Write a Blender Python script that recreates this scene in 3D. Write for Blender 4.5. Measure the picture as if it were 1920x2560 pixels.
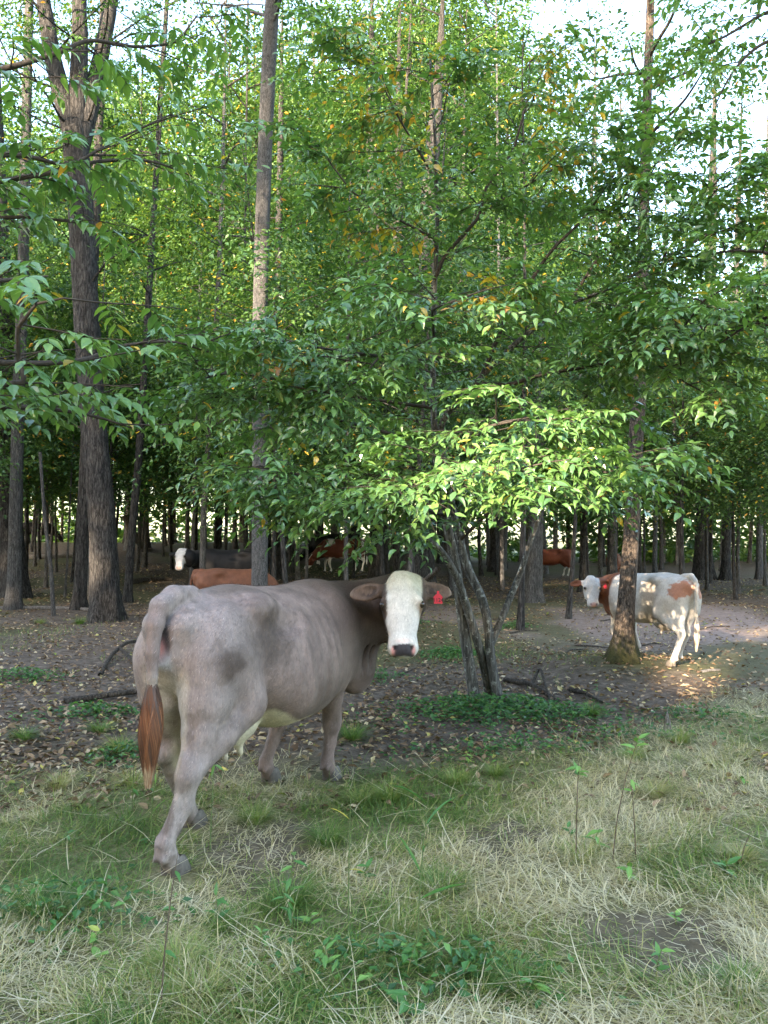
import bpy, math, random
import numpy as np
from mathutils import Vector, Matrix

for _o in list(bpy.data.objects):
    bpy.data.objects.remove(_o, do_unlink=True)
sc = bpy.context.scene
COL = sc.collection
R = math.radians

# ------------------------------------------------------------------ camera
FPX, HORIZON, EYE = 1923.0, 1350.0, 1.6          # focal length and horizon in photo pixels, eye height in metres
PITCH = math.atan((HORIZON - 1280.0) / FPX)
cam_d = bpy.data.cameras.new('camera')
cam_d.sensor_fit = 'VERTICAL'
cam_d.sensor_height = 36.0
cam_d.sensor_width = 36.0
cam_d.lens = 36.0 * FPX / 2560.0
cam_d.clip_start, cam_d.clip_end = 0.05, 2000.0
cam = bpy.data.objects.new('camera', cam_d)
cam.location = (0, 0, EYE)
cam.rotation_euler = (math.pi / 2 + PITCH, 0, 0)
COL.objects.link(cam)
sc.camera = cam

# ------------------------------------------------------------------ sky and sun (low evening sun behind the camera, to its left)
SUN_EL = R(15)
SUNV = np.array([math.cos(SUN_EL) * -0.50, math.cos(SUN_EL) * -0.866, math.sin(SUN_EL)])      # towards the sun
world = bpy.data.worlds.new('World')
sc.world = world
world.use_nodes = True
wn = world.node_tree
wn.nodes.clear()
w_out = wn.nodes.new('ShaderNodeOutputWorld')
w_bg = wn.nodes.new('ShaderNodeBackground')
w_sky = wn.nodes.new('ShaderNodeTexSky')
w_sky.sky_type = 'NISHITA'
w_sky.sun_disc = False
w_sky.sun_elevation = SUN_EL
w_sky.sun_rotation = math.atan2(SUNV[0], SUNV[1])
w_sky.air_density = 1.0
w_sky.dust_density = 2.2
w_sky.ozone_density = 0.6
w_bg.inputs['Strength'].default_value = 0.15
wn.links.new(w_sky.outputs[0], w_bg.inputs[0])
wn.links.new(w_bg.outputs[0], w_out.inputs[0])
sun_d = bpy.data.lights.new('sun', 'SUN')
sun_d.energy = 3.4
sun_d.angle = R(0.5)
sun_d.color = (1.0, 0.80, 0.58)
sun = bpy.data.objects.new('sun', sun_d)
sun.rotation_euler = Vector(tuple(SUNV)).to_track_quat('Z', 'Y').to_euler()
sun.location = tuple(SUNV * 60)
COL.objects.link(sun)

sc.view_settings.view_transform = 'Standard'
sc.view_settings.look = 'None'
sc.view_settings.gamma = 1.0
sc.view_settings.exposure = 3.45
sc.render.engine = 'CYCLES'
cy = sc.cycles
cy.max_bounces, cy.diffuse_bounces, cy.glossy_bounces, cy.transmission_bounces, cy.transparent_max_bounces = 7, 5, 2, 4, 4
cy.caustics_reflective = cy.caustics_refractive = False
cy.sample_clamp_indirect = 6.0
cy.use_denoising = True
try:
    cy.denoiser = 'OPENIMAGEDENOISE'
    cy.denoising_input_passes = 'RGB_ALBEDO_NORMAL'
    cy.denoising_prefilter = 'ACCURATE'
except Exception:
    pass

# ------------------------------------------------------------------ small tools
def vnoise(P, seed=0):
    """smooth value noise in 0..1 at points P (n,3)"""
    P = np.asarray(P, dtype=np.float64)
    I = np.floor(P).astype(np.int64)
    f = P - I
    f = f * f * (3 - 2 * f)
    def h(dx, dy, dz):
        n = (I[:, 0] + dx) * 374761393 + (I[:, 1] + dy) * 668265263 + (I[:, 2] + dz) * 1274126177 + seed * 974711
        n = (n ^ (n >> 13)) * 1274126177
        n = (n ^ (n >> 16)) & 0xFFFFFF
        return n / float(0xFFFFFF)
    x, y, z = f[:, 0], f[:, 1], f[:, 2]
    a = h(0,0,0)*(1-x)+h(1,0,0)*x; b = h(0,1,0)*(1-x)+h(1,1,0)*x
    c = h(0,0,1)*(1-x)+h(1,0,1)*x; d = h(0,1,1)*(1-x)+h(1,1,1)*x
    return (a*(1-y)+b*y)*(1-z)+(c*(1-y)+d*y)*z

def fbm(P, seed=0, o=4):
    P = np.asarray(P, dtype=np.float64)
    s, a, t = 0.0, 0.5, 0.0
    for i in range(o):
        s = s + a * vnoise(P * (2.0 ** i) + 17.3 * i, seed + i); t += a; a *= 0.5
    return s / t

def sstep(a, b, x):
    t = np.clip((np.asarray(x, dtype=float) - a) / (b - a), 0, 1)
    return t * t * (3 - 2 * t)

def mk_mesh(name, V, faces, mat=None, smooth=True, attrs=None, colors=None):
    """V (n,3); faces: list of int arrays (m,k); attrs: name -> per-vertex float; colors: name -> (n,3)"""
    me = bpy.data.meshes.new(name)
    V = np.ascontiguousarray(V, dtype=np.float32)
    me.vertices.add(len(V)); me.vertices.foreach_set('co', V.ravel())
    faces = [np.asarray(f, dtype=np.int32) for f in faces if len(f)]
    loops = np.concatenate([f.ravel() for f in faces])
    sizes = np.concatenate([np.full(len(f), f.shape[1], dtype=np.int32) for f in faces])
    starts = np.concatenate([[0], np.cumsum(sizes)[:-1]]).astype(np.int32)
    me.loops.add(len(loops)); me.loops.foreach_set('vertex_index', loops)
    me.polygons.add(len(sizes)); me.polygons.foreach_set('loop_start', starts)
    try:
        me.polygons.foreach_set('loop_total', sizes)
    except Exception:
        pass
    me.polygons.foreach_set('use_smooth', np.full(len(sizes), bool(smooth)))
    for k, a in (attrs or {}).items():
        at = me.attributes.new(k, 'FLOAT', 'POINT'); at.data.foreach_set('value', np.ascontiguousarray(a, dtype=np.float32))
    for k, c in (colors or {}).items():
        c4 = np.ones((len(V), 4), dtype=np.float32); c4[:, :3] = c
        at = me.attributes.new(k, 'FLOAT_COLOR', 'POINT'); at.data.foreach_set('color', c4.ravel())
    me.update(calc_edges=True)
    if mat: me.materials.append(mat)
    return me

def obj(name, me, parent=None, loc=None):
    o = bpy.data.objects.new(name, me)
    COL.objects.link(o)
    if parent is not None: o.parent = parent
    if loc is not None: o.location = tuple(float(v) for v in loc)
    return o

def tag(o, label=None, cat=None, group=None, kind=None):
    if label: o['label'] = label
    if cat: o['category'] = cat
    if group: o['group'] = group
    if kind: o['kind'] = kind
    return o

def thing(name, label, cat, loc=(0, 0, 0), rz=0.0, group=None):
    o = obj(name, None, loc=loc)
    o.rotation_euler = (0, 0, rz)
    return tag(o, label, cat, group)

def pix_dir(u, v):
    xc, yc = (u - 960.0) / FPX, -(v - 1280.0) / FPX
    return np.array([xc, math.cos(PITCH) - yc * math.sin(PITCH), math.sin(PITCH) + yc * math.cos(PITCH)])

def at_y(u, v, y):
    """the point seen at photo pixel (u, v) that stands y metres in front of the camera"""
    d = pix_dir(u, v)
    return np.array([0, 0, EYE]) + d * (y / d[1])

def hgt(x, y):
    """height of the ground"""
    x = np.asarray(x, dtype=float); y = np.asarray(y, dtype=float)
    z = 1.4 * sstep(15, 50, y) * sstep(7, -7, x)
    z = z + 0.16 * np.exp(-(((x - 2.95) / 0.9) ** 2 + ((y - 9.45) / 0.8) ** 2))
    sh = np.broadcast_shapes(x.shape, y.shape)
    P = np.stack([np.broadcast_to(x, sh).ravel(), np.broadcast_to(y, sh).ravel(), np.zeros(int(np.prod(sh)))], 1)
    far = 1 - sstep(60, 120, P[:, 1])
    n = 0.10 * (fbm(P * 0.35, 3, 3) - 0.5) + 0.07 * (fbm(P * 1.7, 5, 3) - 0.5) * sstep(0, 3, P[:, 1])
    return z + (n * far).reshape(sh)

def on_ground(u, v):
    """where the view ray through photo pixel (u, v) meets the ground"""
    d = pix_dir(u, v)
    t = np.linspace(1.5, 120, 6000)
    p = np.array([0, 0, EYE])[None] + d[None] * t[:, None]
    below = p[:, 2] < hgt(p[:, 0], p[:, 1])
    i = int(np.argmax(below)) if below.any() else len(t) - 1
    return np.array([p[i, 0], p[i, 1], float(hgt(p[i, 0], p[i, 1]))])

# ------------------------------------------------------------------ materials
def new_mat(name):
    m = bpy.data.materials.new(name); m.use_nodes = True
    nt = m.node_tree; nt.nodes.clear()
    out = nt.nodes.new('ShaderNodeOutputMaterial')
    return m, nt, out

def N(nt, kind, **kw):
    n = nt.nodes.new(kind)
    for k, v in kw.items():
        if k in n.inputs: n.inputs[k].default_value = v
        else: setattr(n, k, v)
    return n

def ramp(nt, src, stops, interp='LINEAR'):
    r = nt.nodes.new('ShaderNodeValToRGB'); cr = r.color_ramp; cr.interpolation = interp
    while len(cr.elements) > 1: cr.elements.remove(cr.elements[-1])
    cr.elements[0].position = stops[0][0]; cr.elements[0].color = (*stops[0][1], 1)
    for p, c in stops[1:]:
        e = cr.elements.new(p); e.color = (*c, 1)
    nt.links.new(src, r.inputs[0])
    return r.outputs[0]

def leaf_mat(name, stops, transl=0.40, rough=0.42, spec=0.45, tcol=(1.25, 1.25, 0.45)):
    m, nt, out = new_mat(name)
    a = N(nt, 'ShaderNodeAttribute', attribute_name='hue')
    c = ramp(nt, a.outputs['Fac'], stops)
    p = N(nt, 'ShaderNodeBsdfPrincipled'); p.inputs['Roughness'].default_value = rough
    p.inputs['Specular IOR Level'].default_value = spec
    nt.links.new(c, p.inputs['Base Color'])
    t = N(nt, 'ShaderNodeBsdfTranslucent')
    mul = N(nt, 'ShaderNodeMix', data_type='RGBA', blend_type='MULTIPLY')
    mul.inputs[0].default_value = 1.0
    nt.links.new(c, mul.inputs[6]); mul.inputs[7].default_value = (*tcol, 1)
    nt.links.new(mul.outputs[2], t.inputs['Color'])
    mx = N(nt, 'ShaderNodeMixShader'); mx.inputs[0].default_value = transl
    nt.links.new(p.outputs[0], mx.inputs[1]); nt.links.new(t.outputs[0], mx.inputs[2])
    nt.links.new(mx.outputs[0], out.inputs[0])
    return m

def bark_mat(name, dark, light, zs=0.16, scale=26.0, lichen=None, moss=None, bump=1.0, foot_moss=False):
    m, nt, out = new_mat(name)
    tc = N(nt, 'ShaderNodeTexCoord')
    mp = N(nt, 'ShaderNodeMapping'); mp.inputs['Scale'].default_value = (1, 1, zs)
    nt.links.new(tc.outputs['Object'], mp.inputs[0])
    n1 = N(nt, 'ShaderNodeTexNoise'); n1.inputs['Scale'].default_value = scale; n1.inputs['Detail'].default_value = 6; n1.inputs['Roughness'].default_value = 0.65
    nt.links.new(mp.outputs[0], n1.inputs['Vector'])
    v1 = N(nt, 'ShaderNodeTexVoronoi', feature='DISTANCE_TO_EDGE'); v1.inputs['Scale'].default_value = scale * 1.1
    wob = N(nt, 'ShaderNodeVectorMath', operation='ADD')
    sc_ = N(nt, 'ShaderNodeVectorMath', operation='SCALE'); sc_.inputs['Scale'].default_value = 0.12
    nt.links.new(n1.outputs['Color'], sc_.inputs[0]); nt.links.new(mp.outputs[0], wob.inputs[0]); nt.links.new(sc_.outputs[0], wob.inputs[1])
    nt.links.new(wob.outputs[0], v1.inputs['Vector'])
    mixh = N(nt, 'ShaderNodeMath', operation='MULTIPLY_ADD'); mixh.inputs[1].default_value = 1.1
    nt.links.new(v1.outputs['Distance'], mixh.inputs[0]); 
    half = N(nt, 'ShaderNodeMath', operation='MULTIPLY'); half.inputs[1].default_value = 0.75
    nt.links.new(n1.outputs['Fac'], half.inputs[0]); nt.links.new(half.outputs[0], mixh.inputs[2])
    c = ramp(nt, mixh.outputs[0], [(0.34, dark), (0.50, tuple((a + b) / 2.3 for a, b in zip(dark, light))), (0.68, light)])
    def patch(c, col, sc2, lo, hi, amt, vec):
        n2 = N(nt, 'ShaderNodeTexNoise'); n2.inputs['Scale'].default_value = sc2; n2.inputs['Detail'].default_value = 5; n2.inputs['Roughness'].default_value = 0.7
        nt.links.new(vec, n2.inputs['Vector'])
        f = N(nt, 'ShaderNodeMapRange'); f.inputs[1].default_value = lo; f.inputs[2].default_value = hi; f.inputs[3].default_value = 0; f.inputs[4].default_value = amt
        nt.links.new(n2.outputs['Fac'], f.inputs[0])
        mx = N(nt, 'ShaderNodeMix', data_type='RGBA'); nt.links.new(f.outputs[0], mx.inputs[0])
        nt.links.new(c, mx.inputs[6]); mx.inputs[7].default_value = (*col, 1)
        return mx.outputs[2]
    if lichen: c = patch(c, lichen, 17.0, 0.57, 0.63, 0.7, tc.outputs['Object'])
    if moss:
        c = patch(c, moss, 3.0, 0.45, 0.65, 0.6, tc.outputs['Object'])
    if foot_moss:
        sx = N(nt, 'ShaderNodeSeparateXYZ'); nt.links.new(tc.outputs['Object'], sx.inputs[0])
        hz_ = N(nt, 'ShaderNodeMath', operation='MULTIPLY_ADD'); hz_.inputs[1].default_value = 0.55; nt.links.new(n1.outputs['Fac'], hz_.inputs[0]); nt.links.new(sx.outputs[2], hz_.inputs[2])
        fm_ = N(nt, 'ShaderNodeMapRange'); fm_.inputs[1].default_value = 0.62; fm_.inputs[2].default_value = 0.36; fm_.inputs[3].default_value = 0; fm_.inputs[4].default_value = 0.9
        nt.links.new(hz_.outputs[0], fm_.inputs[0])
        mx_ = N(nt, 'ShaderNodeMix', data_type='RGBA'); nt.links.new(fm_.outputs[0], mx_.inputs[0]); nt.links.new(c, mx_.inputs[6]); mx_.inputs[7].default_value = (0.06, 0.062, 0.016, 1)
        c = mx_.outputs[2]
    c = patch(c, tuple(x * 0.6 for x in dark), 2.2, 0.5, 0.75, 0.6, mp.outputs[0])
    p = N(nt, 'ShaderNodeBsdfPrincipled'); p.inputs['Roughness'].default_value = 0.9; p.inputs['Specular IOR Level'].default_value = 0.2
    nt.links.new(c, p.inputs['Base Color'])
    b = N(nt, 'ShaderNodeBump'); b.inputs['Strength'].default_value = bump; b.inputs['Distance'].default_value = 0.05
    nt.links.new(mixh.outputs[0], b.inputs['Height']); nt.links.new(b.outputs[0], p.inputs['Normal'])
    nt.links.new(p.outputs[0], out.inputs[0])
    return m

def plain_mat(name, col, rough=0.6, spec=0.3, noise=0.0, nscale=30.0, bump=0.0):
    m, nt, out = new_mat(name)
    p = N(nt, 'ShaderNodeBsdfPrincipled'); p.inputs['Roughness'].default_value = rough; p.inputs['Specular IOR Level'].default_value = spec
    p.inputs['Base Color'].default_value = (*col, 1)
    if noise or bump:
        tc = N(nt, 'ShaderNodeTexCoord')
        n1 = N(nt, 'ShaderNodeTexNoise'); n1.inputs['Scale'].default_value = nscale; n1.inputs['Detail'].default_value = 5
        nt.links.new(tc.outputs['Object'], n1.inputs['Vector'])
        if noise:
            c = ramp(nt, n1.outputs['Fac'], [(0.25, tuple(max(0, x * (1 - noise)) for x in col)), (0.75, tuple(min(1, x * (1 + noise)) for x in col))])
            nt.links.new(c, p.inputs['Base Color'])
        if bump:
            b = N(nt, 'ShaderNodeBump'); b.inputs['Strength'].default_value = bump; b.inputs['Distance'].default_value = 0.01
            nt.links.new(n1.outputs['Fac'], b.inputs['Height']); nt.links.new(b.outputs[0], p.inputs['Normal'])
    nt.links.new(p.outputs[0], out.inputs[0])
    return m

def hide_mat(name, rough=0.62, fleck=0.34, hair=0.45):
    """short coat: the colour comes from the vertices, hair flow from stretched noise"""
    m, nt, out = new_mat(name)
    a = N(nt, 'ShaderNodeAttribute', attribute_name='coat')
    tc = N(nt, 'ShaderNodeTexCoord')
    mp = N(nt, 'ShaderNodeMapping'); mp.inputs['Scale'].default_value = (1.0, 1.0, 0.33); mp.inputs['Rotation'].default_value = (0.0, 0.5, 0.0)
    nt.links.new(tc.outputs['Object'], mp.inputs[0])
    n1 = N(nt, 'ShaderNodeTexNoise'); n1.inputs['Scale'].default_value = 95; n1.inputs['Detail'].default_value = 4; n1.inputs['Roughness'].default_value = 0.7
    nt.links.new(mp.outputs[0], n1.inputs['Vector'])
    n2 = N(nt, 'ShaderNodeTexNoise'); n2.inputs['Scale'].default_value = 14; n2.inputs['Detail'].default_value = 5; n2.inputs['Roughness'].default_value = 0.6
    nt.links.new(tc.outputs['Object'], n2.inputs['Vector'])
    s = N(nt, 'ShaderNodeMath', operation='ADD'); nt.links.new(n1.outputs['Fac'], s.inputs[0]); nt.links.new(n2.outputs['Fac'], s.inputs[1])
    f = N(nt, 'ShaderNodeMapRange'); f.inputs[1].default_value = 0.6; f.inputs[2].default_value = 1.4; f.inputs[3].default_value = 1 - fleck; f.inputs[4].default_value = 1 + fleck
    nt.links.new(s.outputs[0], f.inputs[0])
    mul = N(nt, 'ShaderNodeVectorMath', operation='SCALE'); nt.links.new(a.outputs['Color'], mul.inputs[0]); nt.links.new(f.outputs[0], mul.inputs['Scale'])
    p = N(nt, 'ShaderNodeBsdfPrincipled'); p.inputs['Roughness'].default_value = rough; p.inputs['Specular IOR Level'].default_value = 0.2
    p.inputs['Sheen Weight'].default_value = 0.04; p.inputs['Sheen Roughness'].default_value = 0.4
    nt.links.new(mul.outputs[0], p.inputs['Base Color'])
    sp = N(nt, 'ShaderNodeTexVoronoi'); sp.inputs['Scale'].default_value = 55
    nt.links.new(tc.outputs['Object'], sp.inputs['Vector'])
    sf = N(nt, 'ShaderNodeMapRange'); sf.inputs[1].default_value = 0.07; sf.inputs[2].default_value = 0.13; sf.inputs[3].default_value = 1.0; sf.inputs[4].default_value = 0.0
    nt.links.new(sp.outputs['Distance'], sf.inputs[0])
    gate = N(nt, 'ShaderNodeMapRange'); gate.inputs[1].default_value = 0.54; gate.inputs[2].default_value = 0.62; gate.inputs[3].default_value = 0.0; gate.inputs[4].default_value = 0.55
    nt.links.new(n2.outputs['Fac'], gate.inputs[0])
    sm = N(nt, 'ShaderNodeMath', operation='MULTIPLY'); nt.links.new(sf.outputs[0], sm.inputs[0]); nt.links.new(gate.outputs[0], sm.inputs[1])
    dirt = N(nt, 'ShaderNodeMix', data_type='RGBA'); nt.links.new(sm.outputs[0], dirt.inputs[0]); nt.links.new(mul.outputs[0], dirt.inputs[6]); dirt.inputs[7].default_value = (0.05, 0.038, 0.028, 1)
    nt.links.new(dirt.outputs[2], p.inputs['Base Color'])
    b = N(nt, 'ShaderNodeBump'); b.inputs['Strength'].default_value = hair; b.inputs['Distance'].default_value = 0.006
    nt.links.new(s.outputs[0], b.inputs['Height']); nt.links.new(b.outputs[0], p.inputs['Normal'])
    nt.links.new(p.outputs[0], out.inputs[0])
    return m
# ------------------------------------------------------------------ ground
def ground_mat():
    m, nt, out = new_mat('forest_floor')
    tc = N(nt, 'ShaderNodeTexCoord')
    def noise(s, d=6, r=0.6):
        n = N(nt, 'ShaderNodeTexNoise'); n.inputs['Scale'].default_value = s; n.inputs['Detail'].default_value = d; n.inputs['Roughness'].default_value = r
        nt.links.new(tc.outputs['Object'], n.inputs['Vector']); return n.outputs['Fac']
    nf = noise(9.0, 8, 0.75)
    dirt = ramp(nt, nf, [(0.3, (0.036, 0.027, 0.020)), (0.5, (0.095, 0.072, 0.054)), (0.68, (0.19, 0.152, 0.118))])
    track = ramp(nt, nf, [(0.3, (0.14, 0.102, 0.088)), (0.7, (0.34, 0.262, 0.225))])
    thatch = ramp(nt, noise(30.0, 6, 0.8), [(0.3, (0.075, 0.080, 0.032)), (0.5, (0.19, 0.18, 0.085)), (0.7, (0.36, 0.32, 0.19))])
    moss = ramp(nt, noise(24.0, 6, 0.7), [(0.3, (0.030, 0.035, 0.012)), (0.7, (0.10, 0.105, 0.035))])
    def mix(f, a, b):
        x = N(nt, 'ShaderNodeMix', data_type='RGBA'); nt.links.new(f, x.inputs[0]); nt.links.new(a, x.inputs[6]); nt.links.new(b, x.inputs[7]); return x.outputs[2]
    def attr(n): return N(nt, 'ShaderNodeAttribute', attribute_name=n).outputs['Fac']
    c = mix(attr('track'), dirt, track)
    c = mix(attr('moss'), c, moss)
    c = mix(attr('thatch'), c, thatch)
    p = N(nt, 'ShaderNodeBsdfPrincipled'); p.inputs['Roughness'].default_value = 0.95; p.inputs['Specular IOR Level'].default_value = 0.15
    nt.links.new(c, p.inputs['Base Color'])
    b = N(nt, 'ShaderNodeBump'); b.inputs['Strength'].default_value = 0.9; b.inputs['Distance'].default_value = 0.04
    nt.links.new(nf, b.inputs['Height']); nt.links.new(b.outputs[0], p.inputs['Normal'])
    nt.links.new(p.outputs[0], out.inputs[0])
    return m

def track_mask(x, y):
    """the bare trodden cow path that comes in from the far right"""
    n = fbm(np.stack([x * 0.8, y * 0.8, 0 * x], 1), 21, 3) - 0.5
    c = 5.2 + (y - 10) * 0.10 + n * 1.2
    band = sstep(1.9, 0.7, np.abs(x - c - 0.6)) * sstep(7.2, 8.8, y) * sstep(30, 20, y)
    yard = sstep(2.2, 1.0, np.hypot((x - 3.2) / 1.6, (y - 15.5) / 2.6)) * 0.7
    return np.clip(np.maximum(band, yard), 0, 1)

def grass_mask(x, y):
    """1 where the open grassy edge grows, falling off into the wood"""
    n = fbm(np.stack([x * 0.9, y * 0.9, 0 * x], 1), 31, 4) - 0.5
    edge = 5.55 + 0.18 * x + 0.9 * n + 1.6 * sstep(1.2, 4.0, x)
    g = sstep(edge + 0.7, edge - 0.5, y)
    bare = sstep(0.60, 0.70, fbm(np.stack([x * 1.6, y * 1.6, 0 * x + 3], 1), 41, 3))
    return np.clip(g * (1 - 0.75 * bare), 0, 1)

def build_ground():
    yy = np.concatenate([np.arange(-14, 1.2, 0.6), np.arange(1.2, 12, 0.07), np.arange(12, 30, 0.3), np.arange(30, 70, 1.5), np.array([75, 85, 100, 130, 180, 260, 400, 700, 1200])])
    h = np.concatenate([np.arange(0, 5.4, 0.085), np.arange(5.5, 14, 0.3), np.arange(14, 40, 1.5), np.array([44, 52, 65, 90, 140, 240, 450, 900])])
    xx = np.concatenate([-h[:0:-1], h])
    X, Y = np.meshgrid(xx, yy)
    Z = hgt(X, Y)
    V = np.stack([X.ravel(), Y.ravel(), Z.ravel()], 1)
    # small clods and hoof marks near the camera
    near = (V[:, 1] > 1) & (V[:, 1] < 14) & (np.abs(V[:, 0]) < 6)
    V[near, 2] += 0.035 * (fbm(V[near] * np.array([6, 6, 0]) + 4, 51, 3) - 0.5) * sstep(14, 9, V[near, 1])
    ny, nx = X.shape
    i = np.arange(ny * nx).reshape(ny, nx)
    F = np.stack([i[:-1, :-1].ravel(), i[:-1, 1:].ravel(), i[1:, 1:].ravel(), i[1:, :-1].ravel()], 1)
    x, y = V[:, 0], V[:, 1]
    thatch = np.maximum(grass_mask(x, y) * 0.85, sstep(56, 66, y))
    moss = sstep(0.5, 0.66, fbm(np.stack([x * 0.45, y * 0.3, 0 * x], 1), 61, 4)) * 0.75 * (1 - sstep(40, 70, y) * 0.3)
    moss = np.maximum(moss, 0.9 * np.exp(-(((x - 2.95) / 0.5) ** 2 + ((y - 9.3) / 0.45) ** 2)))
    me = mk_mesh('forest_floor', V, [F], ground_mat(), attrs={'thatch': thatch, 'moss': moss, 'track': track_mask(x, y)})
    return tag(obj('ground', me), 'dark forest floor with trodden dirt and leaf litter running to grass', 'ground', kind='structure')
GROUND = build_ground()
# ------------------------------------------------------------------ cattle: one continuous skin per animal from a blended distance field
class Field:
    def __init__(self, lo, hi, h):
        self.lo, self.h = np.array(lo, float), h
        self.n = np.ceil((np.array(hi) - self.lo) / h).astype(int) + 1
        self.ax = [self.lo[i] + h * np.arange(self.n[i]) for i in range(3)]
        self.F = np.full(self.n, 1.0, dtype=np.float32)
    def box(self, lo, hi):
        a = np.clip(np.floor((np.array(lo) - self.lo) / self.h).astype(int), 0, self.n - 1)
        b = np.clip(np.ceil((np.array(hi) - self.lo) / self.h).astype(int) + 1, 1, self.n)
        sl = tuple(slice(a[i], max(b[i], a[i] + 1)) for i in range(3))
        return sl, (self.ax[0][sl[0]][:, None, None], self.ax[1][sl[1]][None, :, None], self.ax[2][sl[2]][None, None, :])
    def add(self, fn, lo, hi, k=0.04):
        m = k + 0.03
        sl, (X, Y, Z) = self.box(np.array(lo) - m, np.array(hi) + m)
        D = fn(X, Y, Z).astype(np.float32)
        A = self.F[sl]
        h = np.clip(0.5 + 0.5 * (A - D) / k, 0, 1)
        self.F[sl] = A * (1 - h) + D * h - k * h * (1 - h)
    def cut(self, fn, lo, hi, k=0.015):
        m = k + 0.02
        sl, (X, Y, Z) = self.box(np.array(lo) - m, np.array(hi) + m)
        D = -fn(X, Y, Z).astype(np.float32)
        A = self.F[sl]
        h = np.clip(0.5 - 0.5 * (A - D) / k, 0, 1)
        self.F[sl] = A * (1 - h) + D * h + k * h * (1 - h)
    def cone(self, a, b, ra, rb, k=0.04):
        a, b = np.array(a, float), np.array(b, float); ba = b - a; bb = float(ba @ ba) + 1e-9
        def fn(X, Y, Z):
            t = np.clip(((X - a[0]) * ba[0] + (Y - a[1]) * ba[1] + (Z - a[2]) * ba[2]) / bb, 0, 1)
            return np.sqrt((X - a[0] - t * ba[0]) ** 2 + (Y - a[1] - t * ba[1]) ** 2 + (Z - a[2] - t * ba[2]) ** 2) - (ra + (rb - ra) * t)
        r = max(ra, rb)
        self.add(fn, np.minimum(a, b) - r, np.maximum(a, b) + r, k)
    def chain(self, pts, k=0.03):
        for p, q in zip(pts[:-1], pts[1:]):
            self.cone(p[:3], q[:3], p[3], q[3], min(k, .55 * min(p[3], q[3])) if min(p[3], q[3]) < .09 else k)
    def ell_fn(self, c, M, r):
        c, M, r = np.array(c, float), np.array(M, float), np.array(r, float)
        def fn(X, Y, Z):
            dx, dy, dz = X - c[0], Y - c[1], Z - c[2]
            q = [M[i, 0] * dx + M[i, 1] * dy + M[i, 2] * dz for i in range(3)]
            k0 = np.sqrt(sum((q[i] / r[i]) ** 2 for i in range(3)))
            k1 = np.sqrt(sum((q[i] / r[i] ** 2) ** 2 for i in range(3))) + 1e-9
            return k0 * (k0 - 1) / k1
        return fn
    def ell(self, c, r, M=None, k=0.05, cut=False):
        M = np.eye(3) if M is None else M
        R_ = np.sqrt(((np.array(M).T * np.array(r)[None, :]) ** 2).sum(1))
        (self.cut if cut else self.add)(self.ell_fn(c, M, r), np.array(c) - R_, np.array(c) + R_, k)
    def profile(self, o, M, us, ws, fs, bs, p=2.3, taper=0.0, k=0.04, ribs=0.0):
        """body lofted along M[0] from o: half width ws along M[1], front fs and back bs along M[2]"""
        o, M = np.array(o, float), np.array(M, float)
        ud = np.linspace(us[0], us[-1], 240)
        def sm(v):
            v = np.interp(ud, us, v); kk = np.exp(-np.linspace(-2, 2, 25) ** 2); kk /= kk.sum()
            return np.convolve(np.pad(v, 12, mode='edge'), kk, 'valid')
        W, Fr, Bk = sm(ws), sm(fs), sm(bs)
        def fn(X, Y, Z):
            dx, dy, dz = X - o[0], Y - o[1], Z - o[2]
            u, w, v = [M[i, 0] * dx + M[i, 1] * dy + M[i, 2] * dz for i in range(3)]
            w_ = np.interp(u, ud, W); f_ = np.interp(u, ud, Fr); b_ = np.interp(u, ud, Bk)
            c = (f_ + b_) / 2; hh = (f_ - b_) / 2
            q = (v - c) / hh
            we = w_ * np.clip(1 - taper * q, 0.4, 1.6)
            r = (np.abs(w / we) ** p + np.abs(q) ** p) ** (1 / p)
            d = (r - 1) * np.minimum(we, hh) * 0.9
            if ribs: d = d + ribs * np.sin(u * 62 + v * 9) * np.clip((u + .22) / .1, 0, 1) * np.clip((.42 - u) / .1, 0, 1) * np.clip((v - .62) / .12, 0, 1) * np.clip((1.25 - v) / .12, 0, 1)
            e = np.maximum(np.maximum(us[0] - u, u - us[-1]), 0)
            return np.where(e > 0, np.hypot(np.maximum(d, 0), e), d)
        cs = np.array([[u, s * max(ws), v] for u in (us[0], us[-1]) for s in (-1.1, 1.1) for v in (min(bs), max(fs))]) @ M + o
        self.add(fn, cs.min(0), cs.max(0), k)
    def mesh(self):
        F, h = self.F, self.h
        s = F < 0
        c = [s[i:s.shape[0] - 1 + i, j:s.shape[1] - 1 + j, k:s.shape[2] - 1 + k] for i in (0, 1) for j in (0, 1) for k in (0, 1)]
        cnt = sum(a.astype(np.int8) for a in c)
        act = (cnt > 0) & (cnt < 8)
        idx = np.argwhere(act)
        vid = np.full(act.shape, -1, dtype=np.int64); vid[act] = np.arange(len(idx))
        off = np.array([[i, j, k] for i in (0, 1) for j in (0, 1) for k in (0, 1)])
        val = np.stack([F[idx[:, 0] + o[0], idx[:, 1] + o[1], idx[:, 2] + o[2]] for o in off], 1)
        acc = np.zeros((len(idx), 3)); n = np.zeros(len(idx))
        for a in range(8):
            for b in range(a + 1, 8):
                if np.abs(off[a] - off[b]).sum() != 1: continue
                m = (val[:, a] < 0) != (val[:, b] < 0)
                t = val[m, a] / (val[m, a] - val[m, b])
                acc[m] += off[a] + (off[b] - off[a]) * t[:, None]; n[m] += 1
        V = self.lo + h * (idx + acc / n[:, None])
        faces = []
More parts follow.
